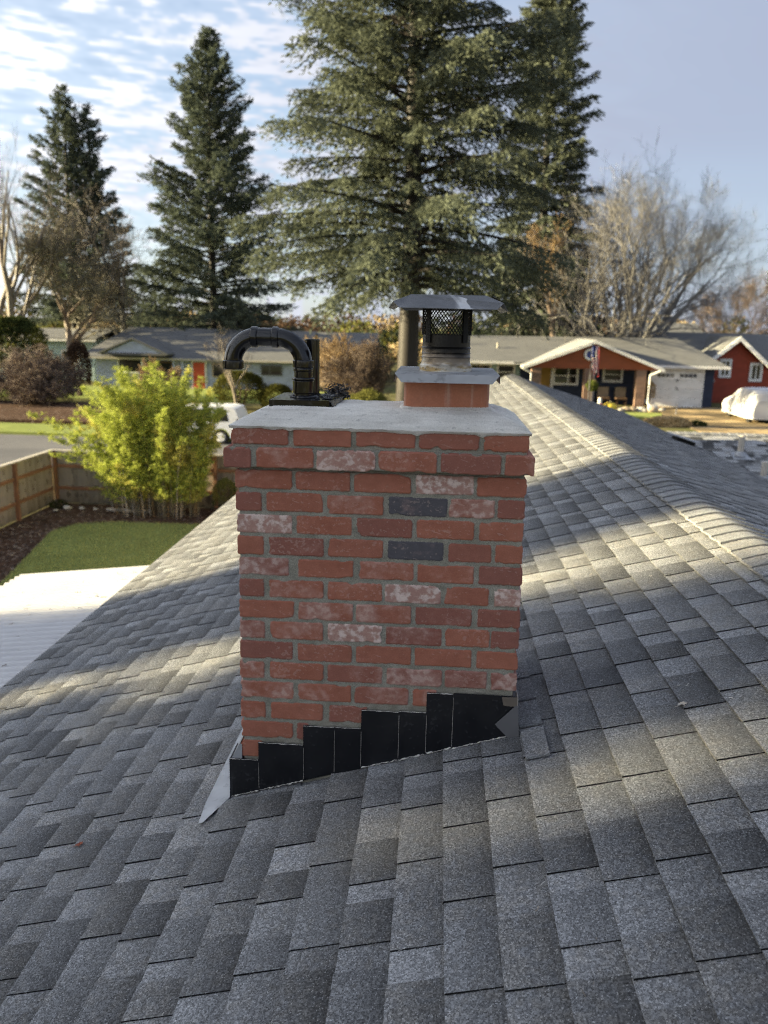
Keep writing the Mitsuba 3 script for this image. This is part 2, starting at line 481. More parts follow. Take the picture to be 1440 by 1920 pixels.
LAWN = [(-7.0, 2.0), (-7.9, 12.2), (-8.8, 16.2), (-8.5, 17.0), (-7.6, 17.35), (-1.7, 17.5), (-1.7, 2.0)]
flat('lawn', LAWN, 0.03, 'm_grass')
flat('mulch_bed', [(-10.2, 2.0), (-1.66, 2.0), (-1.66, 19.4), (-10.2, 19.4)], 0.012, 'm_mulch')
flat('street', [(-120, 25.0), (120, 25.0), (120, 32.2), (-120, 34.0)], 0.012, 'm_road')
flat('grass_verge', [(-120, 34.1), (13.5, 32.3), (13.5, 35.6), (-120, 36.6)], 0.13, 'm_grass')
flat('kerb', [(-120, 33.95), (120, 32.15), (120, 32.29), (-120, 34.09)], 0.12, 'm_road')
flat('driveway', [(14.6, 32.4), (27.0, 32.4), (24.0, 55.6), (15.2, 55.6), (15.2, 50.6), (14.6, 49.0)], 0.03, 'm_drive')
flat('front_lawn', [(2.0, 47.5), (14.3, 47.5), (15.0, 50.4), (2.0, 52.6)], 0.05, 'm_grass')
flat('far_lawn', [(-60, 50.0), (-8, 50.0), (-8, 60.5), (-60, 60.5)], 0.04, 'm_grass')

# ------------------------------------------------------------------ our house: roof deck, shingles, caps
rng = np.random.default_rng(11)
house = thing('house', 'low house whose grey shingle roof fills the lower half, carrying the brick chimney', 'house')
Y0, Y1 = -6.0, 16.2
deck = MB()
deck.prism([(-2.10, left_roof(-2.10) - 0.004), (RX, RZ - 0.004), (4.9, RZ - SL * (4.9 - RX) - 0.004), (4.9, RZ - SL * (4.9 - RX) - 0.12), (RX, RZ - 0.14), (-2.10, left_roof(-2.10) - 0.12)], Y0, Y1 - 0.03, (0.2, 0.5))
part(house, 'roof', deck, 'm_shingle')
walls = MB()
walls.prism([(-1.65, GZ), (4.5, GZ), (4.5, -1.35), (RX, -0.72), (-1.65, -1.93)], Y0 + 0.4, Y1 - 0.4, pu('tan'))
part(house, 'wall', walls, 'm_paint')
fa = MB()
fa.box((-2.130, Y0, left_roof(-2.13) - 0.15), (-2.103, Y1, left_roof(-2.1) - 0.020), pu('white'))
part(house, 'fascia', fa, 'm_paint')
gu = MB()
gu.box((-2.158, Y0, left_roof(-2.13) - 0.10), (-2.132, Y1, left_roof(-2.13) - 0.012), pu('stone', .35))
part(house, 'drip_edge', gu, 'm_paint')

EXPO = 0.143


def slope_place(side):
    """(s down the slope, y, h above it) -> world, on the left (-1) or right (+1) slope."""
    def M(v):
        s, y, h = v[:, 0], v[:, 1], v[:, 2]
        return np.stack([RX + side * (s * math.cos(TH) + h * math.sin(TH)), y, RZ - s * math.sin(TH) + h * math.cos(TH)], 1)
    return M


def shingle_piece(M, s_butt, y0, y1, top, uv, r, thick=0.0095, length=0.163):
    j = r.uniform(-0.0016, 0.0016, 4)
    k = r.uniform(-0.003, 0.003, 2)
    up = s_butt - length
    hb, hu = top + r.uniform(-0.0006, 0.0012), 0.0012 + (top - 0.0075) * 0.6
    v = np.array([[s_butt + j[0], y0 + k[0], hb], [s_butt + j[1], y1 + k[1], hb], [up, y1 + k[1], hu], [up, y0 + k[0], hu],
                  [s_butt + j[0], y0 + k[0], hb - thick], [s_butt + j[1], y1 + k[1], hb - thick], [up, y1 + k[1], hu - 0.004], [up, y0 + k[0], hu - 0.004]])
    f = np.array([[0, 1, 2, 3], [16, 18, 19, 17], [9, 13, 14, 10], [11, 15, 12, 8], [4, 7, 6, 5]])
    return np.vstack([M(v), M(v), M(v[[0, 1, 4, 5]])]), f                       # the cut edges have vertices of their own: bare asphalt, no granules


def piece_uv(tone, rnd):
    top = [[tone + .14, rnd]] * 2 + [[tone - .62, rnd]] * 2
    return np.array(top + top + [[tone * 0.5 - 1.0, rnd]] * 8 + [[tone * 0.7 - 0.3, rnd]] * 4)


def lay(side, s_max, ya, yb, r):
    """All pieces of one slope: a list of (centre, vertices, faces, uv)."""
    M, out = slope_place(side), []
    n = int(s_max / EXPO + 0.3)
    for c in range(n):
        sb = s_max - (n - 1 - c) * EXPO
        y = ya - r.uniform(0, 0.4)
        while y < yb:
            tab = r.choice([0.12, 0.155, 0.20, 0.24, 0.29], p=[.15, .25, .25, .2, .15]) * r.uniform(.93, 1.07)
            gap = r.choice([0.085, 0.115, 0.15, 0.20], p=[.3, .3, .25, .15]) * r.uniform(.93, 1.07)
            a, b, e = y, min(y + tab, yb), min(y + tab + gap, yb)
            tone = np.clip(r.normal(0.26, 0.13), 0.02, 0.8)
            if b > ya + 0.02:
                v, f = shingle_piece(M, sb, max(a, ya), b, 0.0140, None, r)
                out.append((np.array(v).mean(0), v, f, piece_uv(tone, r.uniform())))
            if e > b + 0.01 and e > ya + 0.02:
                tone = np.clip(r.normal(0.64, 0.20), 0.1, 1.2)
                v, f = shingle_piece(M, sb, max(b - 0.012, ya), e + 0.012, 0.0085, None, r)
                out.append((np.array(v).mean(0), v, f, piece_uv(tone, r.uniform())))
            y += tab + gap
    return out


def project(P):
    d = np.atleast_2d(P) - CAM
    z = d @ FWD
    right = np.cross(FWD, UPV)
    return 384 + 809.2 * (d @ right) / z, 512 - 809.2 * (d @ UPV) / z, z


s_left = (RX + 2.12) / math.cos(TH)
left = lay(-1, s_left, Y0, Y1, np.random.default_rng(5))
cz = []
for c, v, f, u in left:                                    # nothing lies under the chimney
    if not (0.03 < c[0] < 0.97 and 0.04 < c[1] < 0.58):
        cz.append((c, v, f, u))
left = cz
score = []
for c, v, f, u in left:                                    # the 290 pieces that show largest are parts of their own
    x, y, z = project(v[:4])
    ok = (z > 0.3).all() and -6 < x.mean() < 774 and y.mean() < 1032
    area = 0.5 * abs(np.dot(x, np.roll(y, 1)) - np.dot(y, np.roll(x, 1))) if ok else 0
    score.append(area)
order = np.argsort(score)[::-1]
near = set(order[:290].tolist())
rest = MB()
roofkey = house + '__roof'
for i, (c, v, f, u) in enumerate(left):
    if i in near:
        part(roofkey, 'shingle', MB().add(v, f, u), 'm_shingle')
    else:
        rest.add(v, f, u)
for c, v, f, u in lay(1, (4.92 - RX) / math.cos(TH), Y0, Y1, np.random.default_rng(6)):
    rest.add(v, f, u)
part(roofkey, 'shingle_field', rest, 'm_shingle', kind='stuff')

# ridge caps, each bent over the ridge, butts towards the camera
nc = int((Y1 - Y0) / 0.143)
cr = np.random.default_rng(8)
arc = np.array([-0.165, -0.14, -0.10, -0.06, -0.035, -0.015, 0, 0.015, 0.035, 0.06, 0.10, 0.14, 0.165])


def cap_profile(lift, w=1.0):
    R = 0.045
    h = -SL * (np.sqrt(arc ** 2 + R ** 2) - R) * 1.02
    return np.stack([RX + arc * w, RZ + 0.004 + h + lift], 1)


for i in range(nc):
    y = Y0 + i * 0.143
    lift = 0.024 + cr.uniform(-0.002, 0.004)
    a, b = cap_profile(lift, 1 + cr.uniform(-.015, .015)), cap_profile(0.012)
    skew = cr.uniform(-0.004, 0.004)
    nv = len(arc)
    ys = np.full(nv, y) + np.linspace(-skew, skew, nv)
    top = np.vstack([np.stack([a[:, 0], ys, a[:, 1]], 1), np.stack([b[:, 0], ys + 0.19, b[:, 1]], 1)])
    low = top - np.array([0, 0, 0.010])
    v = np.vstack([top, low])
    k = np.arange(nv - 1)
    f = np.vstack([np.stack([k, k + 1, k + 1 + nv, k + nv], 1), np.stack([k + 2 * nv, k + 1 + 2 * nv, k + 1, k], 1), np.array([[0, nv, 3 * nv, 2 * nv], [nv - 1, 3 * nv - 1, 4 * nv - 1, 2 * nv - 1]])])
    m = MB().add(v, f, (np.clip(cr.normal(0.42, 0.12), 0.1, 0.9), cr.uniform()))
    part(roofkey, 'ridge_cap', m, 'm_shingle')

# loose strip of shingles beside the chimney's upper side, needles and grit on the roof
M = slope_place(-1)
to_s = lambda x: (RX - x) / math.cos(TH)
for yy, ln, tn in ((-0.20, 0.21, 0.42), (0.02, 0.20, 0.30), (0.23, 0.19, 0.22), (0.43, 0.2, 0.3)):
    m = MB()
    v = np.array([[to_s(1.035), yy, 0.022], [to_s(1.035), yy + ln - 0.006, 0.020], [to_s(1.115), yy + ln - 0.006, 0.018], [to_s(1.115), yy, 0.020]])
    v = np.vstack([v, v - [0, 0, 0.007]])
    m.add(M(v), np.array([[0, 1, 2, 3], [4, 7, 6, 5], [0, 4, 5, 1], [1, 5, 6, 2], [2, 6, 7, 3], [3, 7, 4, 0]]), (tn, 0.4))
    part(roofkey, 'shingle_strip', m, 'm_shingle')
r = np.random.default_rng(3)
m = MB()
for i in range(260):
    x, y = r.uniform(-2, 2.1), r.uniform(-1.7, 6)
    if -0.15 < x < 1.15 and -0.1 < y < 0.7:
        continue
    a, L = r.uniform(0, 6.28), r.uniform(0.004, 0.022)
    q = np.array([[0, 0], [L * .5, r.uniform(-.2, .2) * L], [L, 0]])
    q = np.stack([q[:, 0] * math.cos(a) - q[:, 1] * math.sin(a), q[:, 0] * math.sin(a) + q[:, 1] * math.cos(a)], 1)
    p = np.stack([to_s(x) + q[:, 0], y + q[:, 1], np.full(3, 0.0155)], 1)
    m.tube(M(p), r.uniform(0.0005, 0.0011), 4, pu(r.choice(['tan', 'offwhite', 'twig']), r.uniform(.3, .9)))
whole('needle_litter', m, 'm_paint', 'dry fir needles and bits of grit scattered over the roof shingles', 'litter', kind='stuff')


def dead_leaf(x, y, size, pal, name, label, seed):
    r = np.random.default_rng(seed)
    n = 11
    g = np.linspace(0, 2 * np.pi, n, endpoint=False)
    rad = size * (0.55 + 0.45 * (np.arange(n) % 2 == 0)) * r.uniform(.7, 1.1, n)
    ring = np.stack([to_s(x) + rad * np.cos(g), y + rad * np.sin(g), 0.018 + 0.35 * size * np.abs(np.cos(g * 1.0 + .4)) * r.uniform(.3, 1, n)], 1)
    v = np.vstack([ring, [[to_s(x), y, 0.016]]])
    f = np.stack([np.arange(n), (np.arange(n) + 1) % n, np.full(n, n)], 1)
    m = MB().add(M(v), f, pu(pal, 0.6))
    m.tube(M(np.array([[to_s(x), y, 0.017], [to_s(x) + size * 1.5, y - size * .5, 0.018]])), 0.0009, 4, pu(pal, .4))
    whole(name, m, 'm_paint', label, 'leaf')


dead_leaf(1.58, -0.06, 0.019, 'pvc', 'dead_leaf', 'curled pale brown dead leaf on the shingles right of the chimney', 1)
dead_leaf(-0.585, -0.13, 0.020, 'leafred', 'dead_leaf', 'small red maple leaf lying on the shingles at the lower left', 2)

# ------------------------------------------------------------------ the chimney
chim = thing('brick_chimney', 'red brick chimney with cement crown and stepped black flashing on the shingle roof', 'chimney')
PC, HB = 0.0790, 0.0652
ROWS = {
    -2: [(-0.012, 0.184), (0.203, 0.399), (0.418, 0.616), (0.631, 0.831), (0.848, 0.998)],
    -1: [(-0.035, 0.059), (0.078, 0.274), (0.285, 0.484), (0.496, 0.691), (0.706, 0.906), (0.921, 1.017)],
    0: [(-0.004, 0.194), (0.208, 0.396), (0.411, 0.606), (0.624, 0.82), (0.833, 0.999)],
    1: [(-0.003, 0.087), (0.106, 0.302), (0.319, 0.512), (0.532, 0.734), (0.74, 0.895), (0.907, 0.998)],
    2: [(-0.002, 0.194), (0.211, 0.404), (0.421, 0.614), (0.631, 0.828), (0.847, 0.997)],
    3: [(-0.001, 0.092), (0.111, 0.305), (0.322, 0.515), (0.532, 0.726), (0.744, 0.892), (0.906, 0.999)],
    4: [(0.001, 0.181), (0.216, 0.411), (0.432, 0.624), (0.639, 0.834), (0.853, 1.003)],
    5: [(0.003, 0.092), (0.112, 0.305), (0.322, 0.514), (0.526, 0.722), (0.737, 0.89), (0.911, 1.002)],
    6: [(0.002, 0.2), (0.217, 0.411), (0.423, 0.619), (0.636, 0.834), (0.856, 1.004)],
    7: [(0.002, 0.092), (0.112, 0.304), (0.323, 0.518), (0.533, 0.731), (0.745, 0.9), (0.907, 1.005)],
    8: [(0.001, 0.193), (0.213, 0.409), (0.426, 0.623), (0.638, 0.839), (0.86, 1.006)],
    9: [(-0.001, 0.088), (0.11, 0.306), (0.322, 0.521), (0.538, 0.737), (0.749, 0.898), (0.913, 1.006)],
    10: [(-0.001, 0.196), (0.214, 0.407), (0.423, 0.618), (0.635, 0.72)],
    11: [(0.0, 0.09), (0.113, 0.305), (0.329, 0.47)],
    12: [(-0.002, 0.193), (0.209, 0.25)],
    13: [(-0.003, 0.075)]}
KIND = {-2: 'rrrrr', -1: 'rmprrm', 0: 'mrrpr', 1: 'rrmdnr', 2: 'prrrr', 3: 'rrrdrm', 4: 'nrmmr', 5: 'rmrpmp', 6: 'rmmmr', 7: 'mmpnrr', 8: 'rrrrr', 9: 'nrmmmn', 10: 'nmmm', 11: 'mrr', 12: 'rr', 13: 'r'}
PALE = {'r': 0.10, 'm': 0.42, 'n': 0.60, 'p': 0.98, 'd': 0.0}
NAMED = {'p': 'pale pinkish-white worn brick', 'd': 'dark blue-grey clinker brick'}


def brick_mesh(x0, x1, z0, z1, yf, depth, r):
    n = 56
    w, h, cr = x1 - x0, z1 - z0, r.uniform(0.004, 0.009)
    per = np.linspace(0, 2 * (w + h), n, endpoint=False) + r.uniform(0, .004)
    pts = []
    for t in per:
        t = t % (2 * (w + h))
        pts.append((x0 + t, z0) if t < w else (x1, z0 + t - w) if t < w + h else (x1 - (t - w - h), z1) if t < 2 * w + h else (x0, z1 - (t - 2 * w - h)))
    p = np.array(pts)
    c = np.array([(x0 + x1) / 2, (z0 + z1) / 2])
    q = np.clip(p, [x0 + cr, z0 + cr], [x1 - cr, z1 - cr])                 # rounded corners
    d = p - q
    L = np.linalg.norm(d, axis=1, keepdims=True)
    p = q + d / np.maximum(L, 1e-9) * np.minimum(L, cr)
    inw = np.sign(c - p) * (np.abs(c - p) > np.array([w / 2 - 0.012, h / 2 - 0.012]))
    bite = np.abs(r.normal(0, 0.0010, n)) + 0.0030 * np.clip(meshkit.noise(np.stack([p[:, 0] * 150, p[:, 1] * 150, np.full(n, r.uniform(0, 99))], -1)) - 0.45, 0, 1) * 2
    for _ in range(r.integers(0, 3)):
        k, s = r.integers(0, n), r.uniform(1, 2.6)
        dd = np.minimum(np.abs(np.arange(n) - k), n - np.abs(np.arange(n) - k))
        bite += r.uniform(0.003, 0.009) * np.exp(-(dd / s) ** 2)
    p = p + inw * bite[:, None]
    e = 0.0024
    ins = c + (p - c) * np.array([1 - 2 * e / w * 1.6, 1 - 2 * e / h * 1.6])
    mid = c + (p - c) * np.array([1 - 0.3 * 2 / n, 0.55]) + 0
    mid[:, 0] = c[0] + (p[:, 0] - c[0]) * (1 - 0.022 / w * 2)
    ry = r.normal(0, 0.0005, n)
    tilt = r.uniform(-0.0012, 0.0012)
    fy = yf + tilt * (ins[:, 0] - c[0]) / w * 2 + r.uniform(-0.0008, 0.0014)
    rings = [np.stack([ins[:, 0], fy + np.abs(ry) * .6, ins[:, 1]], 1), np.stack([p[:, 0], fy + e + ry, p[:, 1]], 1), np.stack([p[:, 0], np.full(n, yf + depth), p[:, 1]], 1)]
    v = np.vstack(rings + [[[c[0], fy.mean(), c[1]]]])
    k = np.arange(n)
    f = [np.stack([k, (k + 1) % n, np.full(n, 3 * n)], 1)]
    for a in (0, 1):
        i, j = k + a * n, (k + 1) % n + a * n
        f += [np.stack([i, i + n, j], 1), np.stack([j, i + n, j + n], 1)]
    return v, np.vstack(f)


r = np.random.default_rng(21)
for row, spans in ROWS.items():
    z1 = -row * PC
    yf = {-2: -0.012, -1: -0.032}.get(row, 0.0)
    if row == -1:
        z1, zb = 0.0805, 0.0135
    elif row == -2:
        z1, zb = 0.1520, 0.0905
    else:
        zb = z1 - HB
    for i, (a, b) in enumerate(spans):
        kd = KIND[row][i]
        dz = r.uniform(-0.0015, 0.0015)
        v, f = brick_mesh(a - 0.0018, b + 0.0018, zb - 0.0016 + dz + r.uniform(-.001, .001), z1 + 0.0016 + dz, yf, (0.20 if b - a < 0.11 and i in (0, len(spans) - 1) else 0.092), r)
        u = (np.clip(PALE[kd] + r.uniform(-.05, .12), 0, 1), (1 if kd == 'd' else 0) + r.uniform(0.02, 0.97))
        part(chim, 'brick', MB().add(v, f, u), 'm_brick', label=NAMED.get(kd))
hid = MB()                                                  # the three sides that face away
D = 0.62
for row in range(-2, 16):
    if row == -1:
        zb, z1, o = 0.0135, 0.0805, 0.020
    elif row == -2:
        zb, z1, o = 0.0905, 0.152, 0.004
    else:
        z1 = -row * PC
        zb, o = z1 - HB, 0.0
    st = 0.108 if row % 2 == 0 else 0.212
    for sx in (0, 1):
        y = st
        while y < D - 0.05:
            e = min(y + 0.195, D + o)
            e = e if D - e > 0.06 else D + o
            xa, xb = (-o, 0.09) if sx == 0 else (0.91, 1.0 + o)
            hid.box((xa, y, zb), (xb, e, z1), (r.choice([.1, .1, .4, .6]), r.uniform(.02, .97)))
            y = e + 0.016
    x = 0.0 if row % 2 else 0.106
    x += 0.106 if row % 2 else 0.0
    while x < 0.88:
        hid.box((x, D - 0.09, zb), (min(x + 0.195, 0.885), D + o, z1), (r.choice([.1, .1, .4, .6]), r.uniform(.02, .97)))
        x += 0.211
part(chim, 'side_brickwork', hid, 'm_brick', kind='stuff')
mo = MB()


def rough_front(x0, x1, z0, z1, y, nx, nz, seed, amp=0.0035):
    X, Z = np.meshgrid(np.linspace(x0, x1, nx), np.linspace(z0, z1, nz), indexing='ij')
    o = meshkit.fbm(np.stack([X * 42, Z * 42, X * 0 + seed], -1), 3, seed) - 0.5
    o2 = meshkit.fbm(np.stack([X * 9, Z * 14, X * 0 + seed], -1), 2, seed + 3) - 0.5
    mo.sheet(np.stack([X, y + amp * o + 0.003 * o2, Z], -1), (0, .5))


mo.box((0.009, 0.012, -1.75), (0.991, D - 0.006, 0.013))
mo.box((-0.016, -0.020, 0.0165), (1.008, D + 0.012, 0.0790))
mo.box((-0.004, 0.0, 0.079), (0.990, D - 0.004, 0.150))
rough_front(0.008, 0.994, -1.32, 0.0, 0.0048, 170, 220, 4)
rough_front(-0.022, 1.008, 0.0165, 0.0795, -0.0265, 170, 16, 5, 0.003)
rough_front(-0.006, 0.992, 0.0796, 0.151, -0.0062, 170, 14, 6, 0.003)
part(chim, 'mortar', mo, 'm_mortar', smooth=True)

# cement crown: a weathered wash sloping up from the edge, lip uneven
X, Y = np.meshgrid(np.linspace(-0.018, 1.004, 150), np.linspace(-0.020, D + 0.012, 96), indexing='ij')
dx = np.minimum(X + 0.018, 1.004 - X) / 0.135
dy = np.minimum(Y + 0.020, D + 0.012 - Y) / 0.175
d = np.clip(np.minimum(dx, dy), 0, 1)
hh = 0.1555 + 0.052 * (1 - (1 - d) ** 1.7) + 0.006 * (meshkit.fbm(np.stack([X * 14, Y * 14, X * 0], -1), 4, 3) - 0.5) * np.clip(d * 4, 0.15, 1)
hh += 0.0025 * (meshkit.noise(np.stack([X * 60, Y * 110, X * 0], -1), 2) - 0.5)
cw = MB()
cw.sheet(np.stack([X, Y, hh], -1))
xs = np.linspace(-0.018, 1.004, 150)
lip = 0.1455 + 0.010 * (meshkit.fbm(np.stack([xs * 22, xs * 0, xs * 0 + 7], -1), 3, 9) - 0.55)
lip = np.minimum(lip, 0.1515)
for gx in (0.1935, 0.4085, 0.6235, 0.8395):
    lip -= 0.006 * np.exp(-((xs - gx) / 0.014) ** 2)
front = np.stack([np.stack([xs, np.full(150, -0.020), hh[:, 0]], -1), np.stack([xs, np.full(150, -0.0195) - 0.003 * meshkit.noise(np.stack([xs * 40, xs * 0, xs * 0], -1)), (hh[:, 0] + lip) / 2 + 0.002], -1), np.stack([xs, np.full(150, -0.0135), lip], -1)], 1)
cw.sheet(front)
for col in (hh[0], hh[-1]):
    x = -0.018 if col is hh[0] else 1.004
    ys = Y[0]
    cw.sheet(np.stack([np.stack([np.full(96, x), ys, col], -1), np.stack([np.full(96, x), ys, np.full(96, 0.146)], -1)], 1))
cw.box((-0.012, -0.012, 0.1525), (1.0, D + 0.008, 0.1545))
part(chim, 'crown', cw, 'm_cement', smooth=40)

# clay flue tile set in the crown: rounded square tube
def rsquare(cx, cy, half, rad, n=8):
    out = []
    for qx, qy, a0 in ((1, 1, 0), (-1, 1, 90), (-1, -1, 180), (1, -1, 270)):
        for a in np.linspace(a0, a0 + 90, n):
            out.append((cx + qx * (half - rad) + rad * math.cos(math.radians(a)), cy + qy * (half - rad) + rad * math.sin(math.radians(a))))
    return np.array(out)


ft = MB()
o, i_ = rsquare(0.718, 0.322, 0.152, 0.032), rsquare(0.718, 0.322, 0.130, 0.020)
for ring in (o, i_):
    ring = np.vstack([ring, ring[:1]])
    ft.sheet(np.stack([np.column_stack([ring, np.full(len(ring), z)]) for z in (0.185, 0.24, 0.300, 0.3125)], 0))
ro, ri = np.vstack([o, o[:1]]), np.vstack([i_, i_[:1]])
ft.sheet(np.stack([np.column_stack([ro, np.full(len(ro), 0.3125)]), np.column_stack([ri, np.full(len(ri), 0.3125)])], 0))
part(chim, 'clay_flue', ft, 'm_clay', smooth=40, label='square terracotta flue tile with chalky streaks')
fil = MB()                                                  # mortar fillet round the tile
for k in range(2):
    a, b = rsquare(0.718, 0.322, 0.176, 0.05), rsquare(0.718, 0.322, 0.1525, 0.033)
a, b = np.vstack([a, a[:1]]), np.vstack([b, b[:1]])
fil.sheet(np.stack([np.column_stack([a, 0.200 + 0.006 * meshkit.noise(np.column_stack([a * 20, a[:, 0] * 0]))]), np.column_stack([b, 0.2145 + 0.008 * meshkit.noise(np.column_stack([b * 25, b[:, 0] * 0]))])], 0))
part(chim, 'fillet', fil, 'm_cement', smooth=True)

# stepped black flashing on the front
STEPS = [(-0.046, 0.066, -1.100), (0.064, 0.236, -1.028), (0.233, 0.351, -0.952), (0.349, 0.450, -0.950), (0.447, 0.588, -0.8775), (0.585, 0.688, -0.8725), (0.685, 0.783, -0.7965), (0.780, 1.010, -0.7930)]
low = lambda x: left_roof(x) + 0.012
fr = np.random.default_rng(9)
seal = MB()
for i, (a, b, zt) in enumerate(STEPS):
    m = MB()
    yo = -0.0085 - 0.0034 * (i % 2) - (0.003 if i == 0 else 0)
    poly = [(a, low(a)), (b, low(b)), (b - fr.uniform(0, .002), zt - fr.uniform(0, .004)), (a + fr.uniform(0, .002), zt)]
    m.prism(poly, yo, yo + 0.0045)
    if i == 0:
        m.prism([(-0.012, -1.268), (0.11, -1.268), (0.11, -1.104), (-0.012, -1.104)], -0.046, -0.0425, axis='x')
    part(chim, 'flashing', m, 'm_tar', label='black painted step flashing piece against the bricks' if i == 0 else None)
    x = np.linspace(a + .004, b - .004, 26)
    if i not in (2, 3):
        rad = 0.0008 + 0.0032 * np.clip(meshkit.noise(np.stack([x * 130, x * 0 + i, x * 0], -1)) - 0.42, 0, 1) * 2
        seal.tube(np.stack([x, np.full(26, yo - 0.0015) + fr.normal(0, .0006, 26), low(x) + 0.003 + fr.normal(0, .0012, 26)], 1), rad, 5, pu('offwhite', .40))
    x = np.linspace(a + .003, b - .003, 22)
    rad = 0.0005 + 0.0022 * np.clip(meshkit.noise(np.stack([x * 110, x * 0 + i + 30, x * 0], -1)) - 0.35, 0, 1)
    if i != 7:
        seal.tube(np.stack([x, np.full(22, yo - 0.0005), zt - 0.001 + fr.normal(0, .0006, 22)], 1), rad, 5, pu('offwhite', .42))
    zz = np.linspace(low(b) + .01, zt - .012, 14)
    if i < 7:
        seal.tube(np.stack([np.full(14, b - .0005), np.full(14, -0.0128), zz], 1), 0.0005 + 0.0008 * meshkit.noise(np.stack([zz * 90, zz * 0 + i, zz * 0], -1)), 4, pu('stone', .15))
part(chim, 'sealant', seal, 'm_paint', label='crumbling pale sealant along the flashing edges')
# galvanised corner pieces: folded triangle at the upper corner, apron at the lower corner
m = MB()
tri = [(0.935, -0.903), (1.006, -0.826), (1.014, -0.828), (1.027, -0.985), (1.014, -0.985)]
m.prism(tri, -0.0185, -0.0165, pu('darkgrey', .95))
m.add(np.array([[1.014, -0.017, -0.826], [1.027, -0.017, -0.985], [1.031, 0.10, -0.945], [1.015, 0.10, -0.80]]), [[0, 1, 2, 3]], pu('stone', .35))
m.prism([(0.955, -0.7965), (1.0105, -0.7955), (1.0105, -0.832), (0.962, -0.829)], -0.0155, -0.0135, pu('twig', .2))
m.box((1.0105, -0.0165, -0.836), (1.0135, 0.05, -0.793), pu('stone', .4))
part(chim, 'corner_flashing', m, 'm_paint', label='bare grey metal triangle folded over the right end of the flashing')
m = MB()
ap = lambda x, y, h=0.016: [x, y, left_roof(x) + h]
v = [ap(-0.128, -0.155, .014), ap(-0.112, -0.155, .014), ap(-0.046, -0.020, .016), ap(-0.046, 0.66, .016), ap(-0.140, 0.66, .014), ap(-0.140, -0.02, .014),
     [-0.043, -0.006, -1.110], [-0.006, 0.012, -1.04], [-0.006, 0.64, -1.04], [-0.043, 0.64, -1.11]]
m.add(v, np.array([[0, 1, 2], [0, 2, 5], [2, 3, 4], [2, 4, 5], [2, 6, 9], [2, 9, 3], [6, 7, 8], [6, 8, 9]]))
m.prism([(-0.045, -1.115), (0.001, -1.115), (0.001, -1.045), (-0.006, -1.04)], -0.005, -0.003)
part(chim, 'apron_flashing', m, 'm_galv', label='bare galvanised sheet flashing at the lower left corner')

# ------------------------------------------------------------------ the flue cap on the clay tile
cap = thing('flue_cap', 'sooty metal flue cap with bent lid and wire mesh on the terracotta tile', 'chimney cap')
m = MB()
px0, px1, py0, py1, zt = 0.537, 0.897, 0.095, 0.525, 0.3365
m.add([[px0, py0, zt], [px1, py0, zt], [px1, py1, zt + .004], [px0, py1, zt + .004]], [[0, 1, 2, 3]])
dwn, ins, fl = 0.030, 0.024, 0.004
for c0, c1, out in (((px0, py0), (px1, py0), (0, -1)), ((px1, py0), (px1, py1), (1, 0)), ((px1, py1), (px0, py1), (0, 1)), ((px0, py1), (px0, py0), (-1, 0))):
    c0, c1, out = np.array(c0), np.array(c1), np.array(out)
    t = (c1 - c0) / np.linalg.norm(c1 - c0)
    m.add([[*c0, zt], [*c1, zt], [*(c1 - t * ins + out * fl), zt - dwn], [*(c0 + t * ins + out * fl), zt - dwn]], [[0, 1, 2, 3]])
    m.add([[*(c0 - out * .002), zt - .002], [*(c1 - out * .002), zt - .002], [*(c1 - t * ins + out * (fl - .002)), zt - dwn], [*(c0 + t * ins + out * (fl - .002)), zt - dwn]], [[0, 3, 2, 1]])
part(cap, 'base_plate', m, 'm_galv')
CX, CY = 0.712, 0.318
m = MB()
m.sheet(lathe([(0.0955, 0.3375), (0.0960, 0.357), (0.0905, 0.364), (0.0890, 0.371), (0.0885, 0.385), (0.0905, 0.388), (0.0885, 0.391), (0.0880, 0.399), (0.0905, 0.402), (0.0880, 0.405), (0.0875, 0.417), (0.0910, 0.421), (0.0875, 0.425),
               (0.0870, 0.462), (0.0870, 0.468), (0.0845, 0.468), (0.084, 0.34)], (CX, CY, 0), 64))
for a in np.radians([-140, -112, -90, -66, -40]):
    m.tm(trimesh.creation.icosphere(1, 0.0035).apply_translation((CX + 0.0965 * math.cos(a), CY + 0.0965 * math.sin(a), 0.347)))
part(cap, 'collar', m, 'm_flue', smooth=35, label='stained steel collar with soot round its upper half')
m = MB()
NR = 46
zs = np.linspace(0.466, 0.568, 13)
for k in range(NR):
    for s in (1, -1):
        a = 2 * np.pi * (k / NR) + s * np.linspace(0, 6 * np.pi * 2 / NR, 13) * 0.5 * 1.0 * 2
        m.tube(np.stack([CX + 0.0895 * np.cos(a), CY + 0.0895 * np.sin(a), zs], 1), 0.00105, 4, caps=False)
part(cap, 'wire_mesh', m, 'm_soot', kind='stuff')
for a in np.radians([-137, -43, 43, 137]):
    m = MB()
    w = 0.13
    gg = np.linspace(a - w, a + w, 6)
    for rr in (0.0912, 0.0925):
        m.sheet(np.stack([np.stack([CX + rr * np.cos(gg), CY + rr * np.sin(gg), np.full(6, z)], 1) for z in (0.440, 0.5, 0.572)], 0))
    part(cap, 'leg', m, 'm_soot')
m = MB()                                                    # lid: flat square with four bent flaps, corners folded
LX, LY, z1, z2, z3 = 0.712, 0.318, 0.603, 0.575, 0.556
hi, hm, ho, hw = 0.130, 0.188, 0.204, 0.166
m.box((LX - hi, LY - hi, z1 - 0.0015), (LX + hi, LY + hi, z1))
